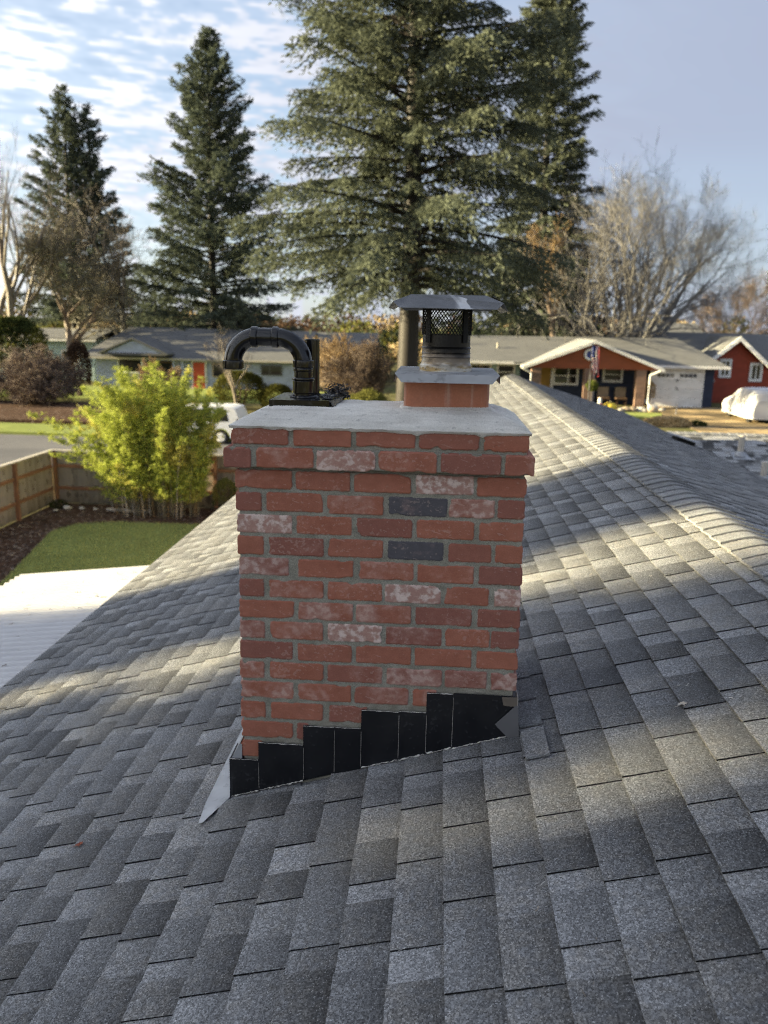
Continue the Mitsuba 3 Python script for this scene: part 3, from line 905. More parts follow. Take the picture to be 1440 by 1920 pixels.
for q in range(4):
    ca, sa = math.cos(q * math.pi / 2), math.sin(q * math.pi / 2)
    base = np.array([[-hi, -hi, z1], [hi, -hi, z1], [hm, -hm, z2 + .002], [hw, -ho, z3], [-hw, -ho, z3], [-hm, -hm, z2 + .002]])
    base[:, 2] += np.array([0, 0, 0, 0, 0.001, 0])
    if q == 1:
        base[2:5, 2] -= 0.006
    t = base.copy()
    v = np.stack([LX + t[:, 0] * ca - t[:, 1] * sa, LY + t[:, 0] * sa + t[:, 1] * ca, t[:, 2]], 1)
    w = v - [0, 0, 0.0016]
    f = np.array([[0, 1, 2], [0, 2, 3], [0, 3, 4], [0, 4, 5]])
    m.add(np.vstack([v, w]), np.vstack([f, f[:, ::-1] + 6, [[2, 8, 9], [2, 9, 3], [3, 9, 10], [3, 10, 4], [4, 10, 11], [4, 11, 5]]]))
part(cap, 'lid', m, 'm_lid', label='grey bent sheet metal lid with whitish stains')

# ------------------------------------------------------------------ gooseneck vent and straight pipe
goose = thing('gooseneck_vent', 'glossy black gooseneck vent pipe on a black metal plate at the left of the crown', 'vent pipe')
gy = 0.28
th = np.linspace(0, np.pi / 2, 14)
path = [(0.189, 0.228), (0.189, 0.30), (0.189, 0.352)] + [(0.096 + 0.093 * math.cos(t), 0.352 + 0.093 * math.sin(t)) for t in th[1:]] + [(0.06, 0.445)] + \
       [(0.020 - 0.093 * math.sin(t), 0.352 + 0.093 * math.cos(t)) for t in th] + [(-0.073, 0.330)]
path = np.array([(x, gy, z) for x, z in path])
m = MB().tube(path, 0.0335, 28)
part(goose, 'pipe', m, 'm_abs', smooth=40)


def collar(c, axis, length, rad, parent=goose):
    m = MB()
    ax = np.array(axis, float)
    pr = [0, 0.0025, 0.004, length - 0.004, length - 0.0025, length]
    m.tube(np.array([np.array(c) + ax * (t - length / 2) for t in pr]), [rad - .004, rad - .0008, rad, rad, rad - .0008, rad - .004], 28)
    part(parent, 'collar', m, 'm_abs', smooth=50)


collar((-0.073, gy, 0.343), (0, 0, 1), 0.034, 0.0385)
collar((0.010, gy, 0.445), (1, 0, 0), 0.026, 0.0385)
collar((0.088, gy, 0.445), (1, 0, 0), 0.026, 0.0385)
collar((0.189, gy, 0.352), (0, 0, 1), 0.030, 0.0385)
collar((0.189, gy, 0.331), (0, 0, 1), 0.016, 0.0362)
collar((0.189, gy, 0.297), (0, 0, 1), 0.012, 0.0415)
collar((0.189, gy, 0.268), (0, 0, 1), 0.050, 0.0388)
m = MB()
bx0, bx1, by0, by1, bz = 0.086, 0.303, 0.160, 0.440, 0.2285
m.add([[bx0, by0, bz], [bx1, by0, bz], [bx1, by1, bz + .003], [bx0, by1, bz + .003]], [[0, 1, 2, 3]])
m.box((bx0 + .001, by0 - .0015, bz - .0235), (bx1 - .001, by0 + .0005, bz - .0005))
m.box((bx0 - .0015, by0 + .001, bz - .0235), (bx0 + .0005, by1, bz - .0005))
for o_ in (0, 0.0015):
    m.add([[bx1 + o_, by0 + .002, bz], [bx1 + o_, by1, bz + .003], [bx1 + .021 + o_, by1 + .01, bz - .004], [bx1 + .012 + o_, by0 + .005, bz - .0245]], [[0, 1, 2, 3]])
part(goose, 'plate', m, 'm_abs', label='black metal plate with a flared right flange')
m = MB()
rr = np.random.default_rng(31)
for a in np.linspace(0, 2 * np.pi, 26, endpoint=False):
    q = rr.uniform(0.6, 1.5)
    b = trimesh.creation.icosphere(1, 0.0065 * q)
    b.apply_scale((1.5, 1.5, 0.8))
    m.tm(b.apply_translation((0.189 + 0.041 * math.cos(a), gy + 0.041 * math.sin(a), bz + 0.003)))
for k in range(60):
    b = trimesh.creation.icosphere(1, rr.uniform(.002, .006))
    b.apply_scale((1.6, 1.6, 0.6))
    m.tm(b.apply_translation((rr.uniform(.22, .30), rr.uniform(.22, .42), bz + 0.003)))
part(goose, 'tar_bead', m, 'm_tar', smooth=True, kind='stuff')
m = MB().tube(np.array([(0.2055, 0.385, z) for z in (0.21, 0.30, 0.438, 0.4395)]), [0.0285, 0.0285, 0.0285, 0.027], 28)
m.tube(np.array([(0.2055, 0.385, z) for z in (0.4398, 0.4400)]), [0.025, 0.025], 28, caps=True)
k = whole('straight_vent', m, 'm_abs', 'straight black pipe standing just behind the gooseneck', 'vent pipe', smooth=40)
m = MB()
for k in range(420):
    a, L = rr.uniform(0, 6.28, 2), rr.uniform(0.008, 0.028)
    c = np.array([rr.normal(0.290, 0.022), rr.normal(0.50, 0.03), 0.213 + abs(rr.normal(0, 0.022))])
    c[0] = np.clip(c[0], 0.245, 0.335)
    c[2] = min(c[2], 0.262)
    dv = np.array([math.cos(a[0]) * math.cos(a[1]), math.sin(a[0]) * math.cos(a[1]), 0.6 * math.sin(a[1])]) * L
    m.tube(np.array([c - dv / 2, c + rr.normal(0, .002, 3), c + dv / 2]), rr.uniform(.001, .0028), 4, pu(rr.choice(['black', 'black', 'darkgrey', 'soil', 'tan'], p=[.4, .25, .2, .1, .05]), rr.uniform(.3, .7)))
whole('debris_clump', m, 'm_paint', 'dark clump of matted debris on the crown behind the vent plate', 'debris', kind='stuff')

# ------------------------------------------------------------------ patio cover of white corrugated sheets
pat = thing('patio_cover', 'white corrugated patio cover along the left eave of the house', 'patio cover')
for k in range(12):
    ya, yb = 5.27 - (k + 1) * 0.66 - 0.05, 5.27 - k * 0.66
    yy = np.arange(ya, yb + 1e-6, 0.0105)
    xs = np.array([-2.10, -2.7, -3.2, -3.70])
    m = MB()
    zz = np.stack([-2.015 + (x + 2.17) * 0.111 + 0.0170 * np.sin(2 * np.pi * yy / 0.105) + 0.0012 * k % 2 for x in xs], 0)
    for t in (0, -0.0015):
        m.sheet(np.stack([np.repeat(xs[:, None], len(yy), 1), np.repeat(yy[None], 4, 0), zz + t - 0.0013 * (k % 2)], -1))
    part(pat, 'panel', m, 'm_panel', smooth=True)
for x in (-2.45, -3.5):
    m = MB()
    m.box((x - 0.045, -2.5, -2.20 + (x + 2.17) * 0.111), (x + 0.045, 5.15, -2.035 + (x + 2.17) * 0.111), pu('white'))
    part(pat, 'beam', m, 'm_paint')
for y in (-2.3, 1.5, 5.0):
    m = MB()
    m.box((-3.545, y - 0.05, GZ), (-3.455, y + 0.05, -2.33), pu('white'))
    part(pat, 'post', m, 'm_paint')
r = np.random.default_rng(41)
m = MB()
for k in range(70):
    x, y = r.uniform(-3.6, -2.3), r.uniform(1.5, 5.1)
    a, L = r.uniform(0, 3.1), r.uniform(.006, .03)
    c = np.array([x, y, -2.015 + (x + 2.17) * 0.111 + 0.010])
    d = np.array([math.cos(a), math.sin(a), 0]) * L
    m.tube(np.array([c - d, c + d]), r.uniform(.001, .0035), 4, pu(r.choice(['twig', 'browntwig', 'darkgrey']), .5))
whole('twig_litter', m, 'm_paint', 'scattered twigs and specks lying on the white corrugated patio cover', 'litter', kind='stuff')

# ------------------------------------------------------------------ yard fence
r = np.random.default_rng(51)
FZ = GZ + 1.53


def fence(name, label, p0, p1, inward, posts, rails):
    key = thing(name, label, 'fence', 'board fence runs round the yard')
    p0, p1 = np.array(p0, float), np.array(p1, float)
    L = np.linalg.norm(p1 - p0)
    t, n = (p1 - p0) / L, np.array(inward, float)
    M = lambda v: np.column_stack([p0 + v[:, :1] * t + v[:, 1:2] * n, v[:, 2]])
    s = 0.0
    while s < L - 0.05:
        w = r.uniform(0.132, 0.142)
        m = MB().box((s, 0, GZ + 0.02), (min(s + w, L), 0.018, FZ - 0.03 + r.uniform(-.012, .012)), (r.uniform(0.05, 1), r.uniform()), M)
        part(key, 'plank', m, 'm_plank')
        s += w + r.uniform(0.002, 0.006)
    m = MB().box((-0.03, -0.05, FZ - 0.006), (L + 0.03, 0.085, FZ + 0.032), pu('pvc', .62), M)
    part(key, 'cap_board', m, 'm_paint')
    for a, b, z in rails:
        m = MB().box((a, 0.0185, z), (b, 0.058, z + 0.088), pu('stainwood', r.uniform(.4, .6)), M)
        part(key, 'rail', m, 'm_paint')
    for a in posts:
        m = MB().box((a - 0.045, 0.0195, GZ), (a + 0.045, 0.108, FZ - 0.008), pu('stainwood', .45), M)
        part(key, 'post', m, 'm_paint')
    return key


fence('wooden_fence', 'weathered board fence on the left running away from the viewer', (-10.25, 3.0), (-10.25, 19.42), (1, 0), [4.9, 7.4, 9.9, 12.0, 14.25], [(a_, b_, GZ + c_) for c_ in (1.06, 0.42) for a_, b_ in ((2.6, 4.85), (5.0, 7.3), (7.5, 9.8), (10.0, 11.95), (12.1, 14.2), (14.3, 16.30))])
fence('wooden_fence', 'weathered board fence along the back of the yard behind the bamboo', (-10.23, 19.45), (-1.7, 19.45), (0, -1), [0.07, 2.4, 4.72, 7.0], [(0.12, 2.3, GZ + 1.06), (0.12, 2.3, GZ + 0.42), (2.5, 4.6, GZ + 1.06), (2.5, 4.6, GZ + 0.42), (4.8, 6.9, GZ + 1.06), (4.8, 6.9, GZ + 0.42)])


# ------------------------------------------------------------------ leaves, conifers, bare trees
def cards(c, d, length, width, r, up=0.0):
    """Rhombic leaf cards at c along the unit directions d."""
    n = len(c)
    q = r.normal(size=(n, 3))
    q[:, 2] += up
    s = np.cross(d, q)
    s /= np.linalg.norm(s, axis=1, keepdims=True) + 1e-9
    L, W = np.broadcast_to(length, (n,))[:, None] / 2, np.broadcast_to(width, (n,))[:, None] / 2
    v = np.stack([c - d * L, c + s * W - d * L * 0.1, c + d * L, c - s * W - d * L * 0.1], 1).reshape(-1, 3)
    k = np.arange(n)[:, None] * 4
    return v, np.vstack([k + [0, 1, 2], k + [0, 2, 3]])


def unit(v):
    return v / (np.linalg.norm(v, axis=1, keepdims=True) + 1e-9)


def leaf_mesh(m, c, d, length, width, fol, tone, r, up=0.0):
    v, f = cards(c, d, length, width, r, up)
    tone = np.broadcast_to(tone, (len(c),))
    fi = np.broadcast_to(fol, (len(c),))
    u = np.repeat(np.stack([fi, tone], 1), 4, 0)
    m.v.append(v)
    m.f.append(f + m.n)
    m.u.append(u)
    m.n += len(v)


def conifer(name, label, x, y, h, rmax, seed, prof, fol, nb=130, dens=12, per=6, droop=0.30, tuft=0.34, gz=GZ, t0=0.08, rise=(-0.12, 0.75), group=None, trunk_r=0.5, bark='trunk', hang=0.35, gaps=0.0):
    r = np.random.default_rng(seed)
    key = thing(name, label, 'tree', group)
    zs = np.linspace(0, h, 14)
    sway = 0.004 * h * np.stack([np.sin(zs / h * 4 + seed), np.cos(zs / h * 3 + seed), 0 * zs], 1)
    m = MB().tube(np.stack([np.full(14, x), np.full(14, y), gz - 0.2 + zs], 1) + sway, np.maximum(trunk_r * (1 - zs / h) ** 0.85 + 0.02, 0.02), 12, pu(bark, .5))
    part(key, 'trunk', m, 'm_paint', smooth=True)
    lim, C, Dv, Tn, Ln = MB(), [], [], [], []
    for i in range(nb):
        t = t0 + (1 - t0) * (max(i + r.uniform(-.4, .4), 0) / nb) ** 0.92
        t = min(max(t, t0), 0.995)
        L = rmax * np.interp(t, prof[0], prof[1]) * r.uniform(0.68, 1.12)
        if r.uniform() < gaps:
            L *= 0.45
        if L < 0.15:
            continue
        az = i * 2.39996 + r.uniform(-.35, .35)
        e = rise[0] + (rise[1] - rise[0]) * t + r.uniform(-.10, .10)
        s = np.linspace(0, 1, 9)
        hz = L * s
        zz = L * (np.tan(e) * s - droop * s ** 2 * (1.15 - t) + 0.10 * s ** 3)
        bend = r.uniform(-.18, .18) * s ** 2 * L
        ca, sa = math.cos(az), math.sin(az)
        p = np.stack([x + hz * ca - bend * sa, y + hz * sa + bend * ca, gz + h * t + zz], 1)
        lim.tube(p, np.maximum(0.018 * L * (1 - s * 0.92), 0.012), 4, pu(bark, .45), caps=False)
        nt = max(4, int(L * dens))
        sj = r.uniform(0.12, 1.0, nt) ** 0.8
        P = np.stack([np.interp(sj, s, p[:, k]) for k in range(3)], 1)
        tang = unit(np.stack([np.interp(sj, s, np.gradient(p[:, k])) for k in range(3)], 1))
        side = np.where(r.uniform(size=nt) < .5, 1, -1)[:, None]
        lat = unit(np.cross(tang, [0, 0, 1.0])) * side
        tl = (0.16 + 0.30 * (1 - sj)) * L * r.uniform(.5, 1.1, nt) * 0.75 + 0.28
        td = unit(tang * r.uniform(.5, 1.1, (nt, 1)) + lat * r.uniform(.3, 1.0, (nt, 1)) + np.array([0, 0, -1]) * hang * r.uniform(.2, 1.4, (nt, 1)))
        tone = r.uniform(0.30, 0.75)
        q = np.linspace(0.15, 1, per)
        cc = P[:, None] + td[:, None] * (tl[:, None] * q[None])[..., None]
        cc[..., 2] -= (tl[:, None] * q[None] ** 2) * hang * 0.45
        cc = cc.reshape(-1, 3) + r.normal(0, 0.07, (nt * per, 3)) * tuft / .34
        dd = unit(np.repeat(td, per, 0) + r.normal(0, 0.45, (nt * per, 3)))
        C.append(cc)
        Dv.append(dd)
        Tn.append(np.clip(tone + r.normal(0, .14, nt * per), .05, 1.1))
        Ln.append(np.full(nt * per, tuft) * r.uniform(.6, 1.3, nt * per))
    part(key, 'branch', lim, 'm_paint', kind='stuff')
    cm = MB()
    L = np.concatenate(Ln)
    leaf_mesh(cm, np.vstack(C), np.vstack(Dv), L, L * 0.27, FOL.index(fol), np.concatenate(Tn), r)
    part(key, 'crown', cm, 'm_leaf', kind='stuff')
    return key


def segs_mesh(m, S, sides, uv):
    """S (n, 8): p0, p1, r0, r1 -> open prisms."""
    S = np.asarray(S)
    p0, p1 = S[:, :3], S[:, 3:6]
    t = unit(p1 - p0)
    a = np.cross(t, np.where(np.abs(t[:, 2:]) < 0.9, [0, 0, 1.0], [1.0, 0, 0]))
    a = unit(a)
    b = np.cross(t, a)
    g = np.arange(sides) * 2 * np.pi / sides
    ring = np.cos(g)[None, :, None] * a[:, None] + np.sin(g)[None, :, None] * b[:, None]
    v = np.concatenate([p0[:, None] + S[:, 6, None, None] * ring, p1[:, None] + S[:, 7, None, None] * ring], 1).reshape(-1, 3)
    k, j = np.arange(len(S))[:, None] * 2 * sides, np.arange(sides)[None]
    A, B, Cc, Dd = k + j, k + (j + 1) % sides, k + sides + (j + 1) % sides, k + sides + j
    f = np.vstack([np.stack([A, B, Cc], -1).reshape(-1, 3), np.stack([A, Cc, Dd], -1).reshape(-1, 3)])
    m.add(v, f, uv)


def bare_tree(name, label, x, y, h, seed, spread=0.55, kids=(6, 6, 5, 5), ratio=(0.62, 0.60, 0.55, 0.5), trunk=0.18, stems=1, bark='twig', twig='twig', up=0.25, gz=GZ, group=None, r0=None, minr=0.008, first=0.25, cat='tree'):
    r = np.random.default_rng(seed)
    key = thing(name, label, cat, group)
    thick, thin = [], []
    r0 = r0 or 0.022 * h

    def grow(p, d, L, rad, lev):
        n = 5 if lev < 2 else 3
        pts = [p]
        cur = d
        for k in range(n):
            cur = cur + r.normal(0, 0.10 if lev < 2 else 0.16, 3) + np.array([0, 0, up * 0.25])
            cur = cur / np.linalg.norm(cur)
            pts.append(pts[-1] + cur * L / n)
        pts = np.array(pts)
        rr = np.maximum(rad * (1 - 0.75 * np.linspace(0, 1, n + 1)), minr * 0.7)
        out = thick if lev <= 1 else thin
        for k in range(n):
            out.append(np.concatenate([pts[k], pts[k + 1], [rr[k], rr[k + 1]]]))
        if lev >= len(kids):
            return
        c = int(kids[lev] * r.uniform(.8, 1.25) + .5)
        for q in range(c):
            s = first + (1 - first) * (q + r.uniform(0, 1)) / c if lev else trunk + (1 - trunk) * (q + r.uniform(0, .8)) / c
            i = min(int(s * n), n - 1)
            w = s * n - i
            pp = pts[i] * (1 - w) + pts[i + 1] * w
            dd = unit((pts[i + 1] - pts[i])[None])[0]
            side = np.cross(dd, r.normal(size=3))
            side /= np.linalg.norm(side) + 1e-9
            ang = spread * r.uniform(.6, 1.35)
            nd = dd * math.cos(ang) + side * math.sin(ang) + np.array([0, 0, up * .5])
            nd /= np.linalg.norm(nd)
            grow(pp, nd, L * ratio[lev] * r.uniform(.75, 1.2) * (1.15 - 0.45 * s), max(rr[i] * 0.55, minr), lev + 1)

    for k in range(stems):
        a = 2 * np.pi * (k + r.uniform(-.2, .2)) / max(stems, 1)
        lean = 0.0 if stems == 1 else r.uniform(.15, spread)
        d = np.array([math.cos(a) * math.sin(lean), math.sin(a) * math.sin(lean), math.cos(lean)])
        grow(np.array([x + 0.2 * math.cos(a) * (stems > 1), y + 0.2 * math.sin(a) * (stems > 1), gz - 0.1]), d, h * (0.62 if stems == 1 else 0.66), r0 / math.sqrt(stems), 0)
    m = MB()
    segs_mesh(m, thick, 6, pu(bark, .5))
    part(key, 'trunk', m, 'm_paint')
    m = MB()
    segs_mesh(m, thin, 3, pu(twig, .5))
    part(key, 'crown', m, 'm_paint', kind='stuff')
    return key


def bush(name, label, c, rad, n, fol, seed, size=0.10, tone=0.5, lumps=0.35, cat='shrub', group=None, flatbase=True, stems=True, mixfol=None):
    r = np.random.default_rng(seed)
    key = thing(name, label, cat, group)
    c, rad = np.array(c, float), np.array(rad, float)
    d = unit(r.normal(size=(n, 3)))
    if flatbase:
        d[:, 2] = np.where(d[:, 2] < -0.55, -d[:, 2], d[:, 2])
    q = 1 - lumps * meshkit.fbm(d * 2.3 + seed, 3, seed) - 0.05
    s = q * r.uniform(0.5, 1, n) ** 0.45 * 1.12
    p = c + d * s[:, None] * rad
    p[:, 2] = np.maximum(p[:, 2], GZ + 0.05)
    f = np.full(n, FOL.index(fol))
    if mixfol:
        f = np.where(meshkit.noise(p * 1.3, seed) > 0.55, FOL.index(mixfol), f)
    m = MB()
    leaf_mesh(m, p, unit(d + r.normal(0, .7, (n, 3))), size * r.uniform(.6, 1.3, n), size * 0.5 * r.uniform(.6, 1.3, n), f, np.clip(tone + r.normal(0, .16, n), 0.05, 1.1), r)
    part(key, 'foliage', m, 'm_leaf', kind='stuff')
    if stems:
        m = MB()
        for k in range(9):
            a = r.uniform(0, 6.28)
            e = c + rad * np.array([math.cos(a) * .6, math.sin(a) * .6, r.uniform(-.1, .6)])
            m.tube(np.array([[c[0] + r.normal(0, .1), c[1] + r.normal(0, .1), GZ], (c + e) / 2 + r.normal(0, .1, 3), e]), [0.05, 0.03, 0.01], 5, pu('browntwig', .4))
        part(key, 'stem', m, 'm_paint', kind='stuff')
    return key


FIRP = ([0, .06, .15, .3, .5, .7, .85, 1], [.75, .95, 1.0, .95, .78, .55, .32, .04])
CONE = ([0, .08, .2, .4, .6, .8, .92, 1], [.72, .98, 1.0, .84, .62, .36, .17, .03])
conifer('fir_tree', 'huge sunlit fir tree behind the chimney whose top leaves the picture', -1.15, 42, 37, 8.9, 101, ([0, .2, .275, .31, .4, .5, .62, .8, 1], [.9, 1.0, 1.0, .74, .78, .76, .66, .4, .04]), 'fir', nb=330, dens=25, per=6, droop=0.36, tuft=0.31, t0=0.195, rise=(-0.05, .7), trunk_r=0.60, hang=0.60, gaps=0.25)
conifer('fir_tree', 'tall fir tree close behind the right side of the huge fir', 8.75, 68, 37, 4.8, 102, FIRP, 'fir', nb=290, dens=24, per=5, droop=0.30, tuft=0.40, t0=0.08, trunk_r=0.45, hang=0.4)
conifer('fir_tree', 'tall dark pointed conifer left of the huge fir', -19.9, 72, 29.2, 7.0, 103, CONE, 'firblue', nb=230, dens=15, per=5, droop=0.18, tuft=0.46, t0=0.13, trunk_r=0.42, rise=(0.0, 0.85), hang=0.35, gaps=0.10)
conifer('fir_tree', 'dark conifer with two tips at the far left', -38.4, 84, 28.0, 6.4, 104, CONE, 'firblue', nb=150, dens=13, per=5, droop=0.22, tuft=0.50, t0=0.18, trunk_r=0.4, rise=(0.0, .8), gaps=0.2)
conifer('fir_tree', 'second slimmer tip of the dark conifer at the far left', -36.2, 84.5, 26.4, 5.4, 105, CONE, 'firblue', nb=140, dens=13, per=5, droop=0.2, tuft=0.50, t0=0.18, trunk_r=0.35, rise=(0.0, .8), gaps=0.2)
conifer('pine_tree', 'small rounded evergreen between the tall dark conifer and the bare tree', -27.9, 79, 10.0, 4.2, 106, ([0, .3, .6, .85, 1], [.7, 1, .85, .5, .1]), 'firblue', nb=70, dens=9, per=5, tuft=0.45, trunk_r=0.25)
conifer('fir_tree', 'young green fir at the foot of the tall dark conifer', -16.4, 66, 7.0, 3.0, 107, CONE, 'fir', nb=60, dens=10, per=5, tuft=0.36, trunk_r=0.18, t0=.02)
conifer('fir_tree', 'dark evergreen behind the house under the second fir', 12.4, 74, 10.0, 4.4, 108, ([0, .3, .6, .85, 1], [.9, 1, .85, .5, .1]), 'firdark', nb=70, dens=9, per=5, tuft=0.45, trunk_r=0.2, t0=.03)
# the trees on the west side whose shade falls over our roof
COL = ([0, .5, .8, .93, 1], [1, 1, .85, .5, .1])
for k, (yy, rr_, hh_) in enumerate([(0.62, 0.86, 18.5), (-2.0, 1.0, 18.0), (-3.94, 0.86, 17.0), (-5.65, 1.10, 16.0), (-7.6, 1.2, 17.0), (-9.6, 1.2, 16.5)]):
    conifer('column_conifer', f"dense columnar conifer in the row west of the house, {('first', 'second', 'third', 'fourth', 'fifth', 'last')[k]} from the street", -29.0 - .2 * (k % 2), yy, hh_, rr_, 120 + k, COL if k != 1 else ([0, .4, .52, .645, .9, 1], [1.1, 1.2, .98, .36, .33, .05]), 'firdark', nb=250, dens=26, per=5, droop=.2, tuft=0.52, t0=.04, trunk_r=.35, group='columnar conifers west of the house')

bare_tree('bare_tree', 'wide bare tree with many upswept branches right of the firs', 15.6, 66, 17.2, 201, spread=0.74, kids=(7, 7, 6, 4), ratio=(0.74, 0.62, 0.55, 0.5), trunk=0.12, stems=7, up=0.20, bark='greywood', twig='greywood', r0=0.85, minr=0.0125)
bare_tree('bare_tree', 'pale bare tree with arching twigs left of the tall dark conifer', -25.6, 66, 16.5, 202, spread=0.62, kids=(8, 7, 6, 4), trunk=0.2, up=0.16, twig='twig', bark='trunk', minr=0.012)
bare_tree('lichen_tree', 'dense brown lichen covered tree in front of the twin conifer', -29.6, 63, 16.0, 203, spread=0.75, kids=(12, 9, 8, 5), ratio=(.50, .6, .55, .5), trunk=0.20, up=0.10, twig='mosstwig', bark='browntwig', minr=0.024)
bare_tree('bare_tree', 'tall thin bare tree at the left edge', -33.2, 60, 19.5, 204, spread=0.45, kids=(7, 6, 5, 4), trunk=0.2, up=0.22, minr=0.010, twig='twig')
bare_tree('bare_tree', 'second tall thin bare tree at the left edge, nearer the frame', -36.3, 62, 18.0, 205, spread=0.5, kids=(7, 6, 5, 4), trunk=0.2, up=0.2, minr=0.011, twig='twig')
bare_tree('golden_tree', 'golden brown twiggy tree between the firs and the bare tree', 9.75, 63, 16.0, 206, spread=0.42, kids=(8, 7, 6, 5), ratio=(.42, .55, .55, .5), trunk=0.5, up=0.35, twig='tantwig', bark='browntwig', minr=0.014)
bare_tree('bare_tree', 'low dark bare tree behind the red house', 30.5, 86, 12.0, 207, spread=0.6, kids=(8, 7, 6, 4), trunk=0.1, stems=3, up=0.15, minr=0.018, twig='browntwig', bark='trunk')
bare_tree('bare_tree', 'small bare tree in front of the pale green house', -27.8, 54, 6.0, 208, spread=0.7, kids=(7, 6, 5, 4), trunk=0.2, up=0.05, minr=0.010, twig='twig', bark='paletrunk')
bare_tree('bare_tree', 'slender bare sapling in front of the round hedge', -10.9, 43.5, 5.2, 209, spread=0.4, kids=(6, 5, 4, 3), trunk=0.3, up=0.2, minr=0.008, twig='twig', bark='paletrunk')
bare_tree('brown_shrub', 'leafless tan shrub in front of the tan house', -5.4, 47, 4.8, 210, spread=0.6, kids=(9, 8, 6, 5), trunk=0.05, stems=6, up=0.12, minr=0.010, twig='tantwig', bark='browntwig', cat='shrub')
bare_tree('brown_shrub', 'leafless reddish shrub left of the fir trunk', -3.3, 45, 4.4, 211, spread=0.6, kids=(9, 8, 6, 5), trunk=0.05, stems=6, up=0.12, minr=0.010, twig='browntwig', bark='browntwig', cat='shrub')
bare_tree('brown_shrub', 'dry pale shrub rising behind the bamboo', -14.2, 40, 3.1, 212, spread=0.35, kids=(8, 7, 6, 4), trunk=0.05, stems=5, up=0.3, minr=0.012, twig='tantwig', bark='browntwig', cat='shrub')

bush('evergreen_shrub', 'large rounded dark evergreen shrub at the left edge', (-27.6, 50, -1.6), (2.6, 2.4, 2.6), 9000, 'shrubgreen', 301, size=0.22, mixfol='olive')
for k, (cx, cy, rx, rz, lab) in enumerate([(-24.4, 46.5, 2.3, 1.7, 'brown leafless thicket on the bank left of the bamboo'), (-28.2, 45.5, 2.6, 1.4, 'low brown thicket on the bank at the left edge'), (-23.2, 44.5, 1.7, 1.15, 'brown thicket at the foot of the blue house corner')]):
    bare_tree('brown_shrub', lab, cx, cy, rz * 2.3, 320 + k, spread=0.8, kids=(9, 8, 7, 5), trunk=0.03, stems=7, up=0.05, minr=0.013, twig='browntwig', bark='browntwig', cat='shrub')
bush('column_shrub', 'tall narrow brown shrub at the corner of the blue house', (-24.0, 52, -2.9), (0.95, 0.9, 2.0), 4200, 'brownshrub', 304, size=0.16, tone=.45, lumps=.2)
bush('round_hedge', 'rounded clipped hedge with rusty top in front of the blue house', (-11.3, 46, -3.55), (1.75, 1.5, 1.30), 9000, 'hedge', 305, size=0.13, mixfol='olive', lumps=.18)
bush('round_hedge', 'smaller rounded hedge right of the larger rusty one', (-8.9, 45.3, -3.95), (1.1, 1.0, 0.95), 5000, 'hedge', 306, size=0.12, lumps=.15)
bush('yellow_shrub', 'yellow green shrub below the fir trunk', (-2.9, 39, -3.7), (1.5, 1.0, 1.15), 4200, 'olive', 307, size=0.13, tone=.75, lumps=.45)
bush('yard_shrub', 'small green shrub by the back fence next to the chimney', (-5.05, 18.7, -4.15), (0.42, 0.4, 0.55), 2600, 'shrubgreen', 308, size=0.055, tone=.75, mixfol='olive')
bush('fern_clump', 'low green clump in the mulch at the fence corner', (-9.85, 18.85, -4.62), (0.32, 0.3, 0.16), 500, 'shrubgreen', 309, size=0.07)
bush('dry_grass_clump', 'tan dry ornamental grass by the driveway', (13.6, 43.6, -4.55), (1.5, 0.8, 0.45), 3000, 'drygrass', 310, size=0.20, tone=1.0, stems=False)
bush('green_clump', 'small green clump right of the tan dry grass', (15.3, 43.9, -4.6), (0.6, 0.5, 0.25), 900, 'shrubgreen', 311, size=0.12, tone=.8, stems=False)

# ------------------------------------------------------------------ bamboo
r = np.random.default_rng(61)
bam = thing('bamboo_clump', 'bright yellow green bamboo clump by the back fence', 'bamboo')
stem, C, Dv, Tn = MB(), [], [], []
for k in range(125):
    a, q = r.uniform(0, 6.28), math.sqrt(r.uniform())
    bx, by = -6.85 + 1.25 * q * math.cos(a), 18.35 + 0.5 * q * math.sin(a)
    H = r.uniform(2.2, 4.35) * (1.08 - 0.30 * abs(q * math.cos(a)))
    out = np.array([math.cos(a) * q * r.uniform(.35, 1.9) * 1.0 + r.normal(0, .20) - 0.10, math.sin(a) * q * .6 + r.normal(0, .12), 0])
    out[0] *= 0.62 if out[0] > 0 else 1.0
    s = np.linspace(0, 1, 9)
    bow = r.uniform(0.2, 0.75) * (1.0 + 0.9 * (q * math.cos(a) < -0.55))
    p = np.stack([bx + out[0] * (0.32 * s + bow * s ** 3) * H * .38, by + out[1] * (0.32 * s + bow * s ** 3) * H * .38, GZ + H * (s - 0.13 * bow * s ** 3)], 1)
    stem.tube(p, 0.0095 * (1 - 0.8 * s) + 0.002, 5, pu(r.choice(['pvc', 'mosstwig', 'tantwig'], p=[.2, .6, .2]), r.uniform(.3, .65)), caps=False)
    nb = int(62 * H / 3.4)
    for j in range(nb):
        sj = r.uniform(0.12, 1.0) ** 0.8
        P = np.array([np.interp(sj, s, p[:, i]) for i in range(3)])
        az = r.uniform(0, 6.28)
        L = r.uniform(.12, .42) * (1.25 - sj * .75)
        bd = np.array([math.cos(az), math.sin(az), r.uniform(.1, .8)])
        bd /= np.linalg.norm(bd)
        n = 14
        t = r.uniform(.2, 1, n)
        cc = P + bd * (L * t)[:, None] + r.normal(0, .03, (n, 3))
        C.append(cc)
        Dv.append(unit(bd * .6 + r.normal(0, .5, (n, 3)) + [0, 0, -.25]))
        Tn.append(np.clip(r.normal(.58, .16, n), .1, 1))
part(bam, 'stem', stem, 'm_paint', kind='stuff')
m = MB()
C, Dv, Tn = np.vstack(C), np.vstack(Dv), np.concatenate(Tn)
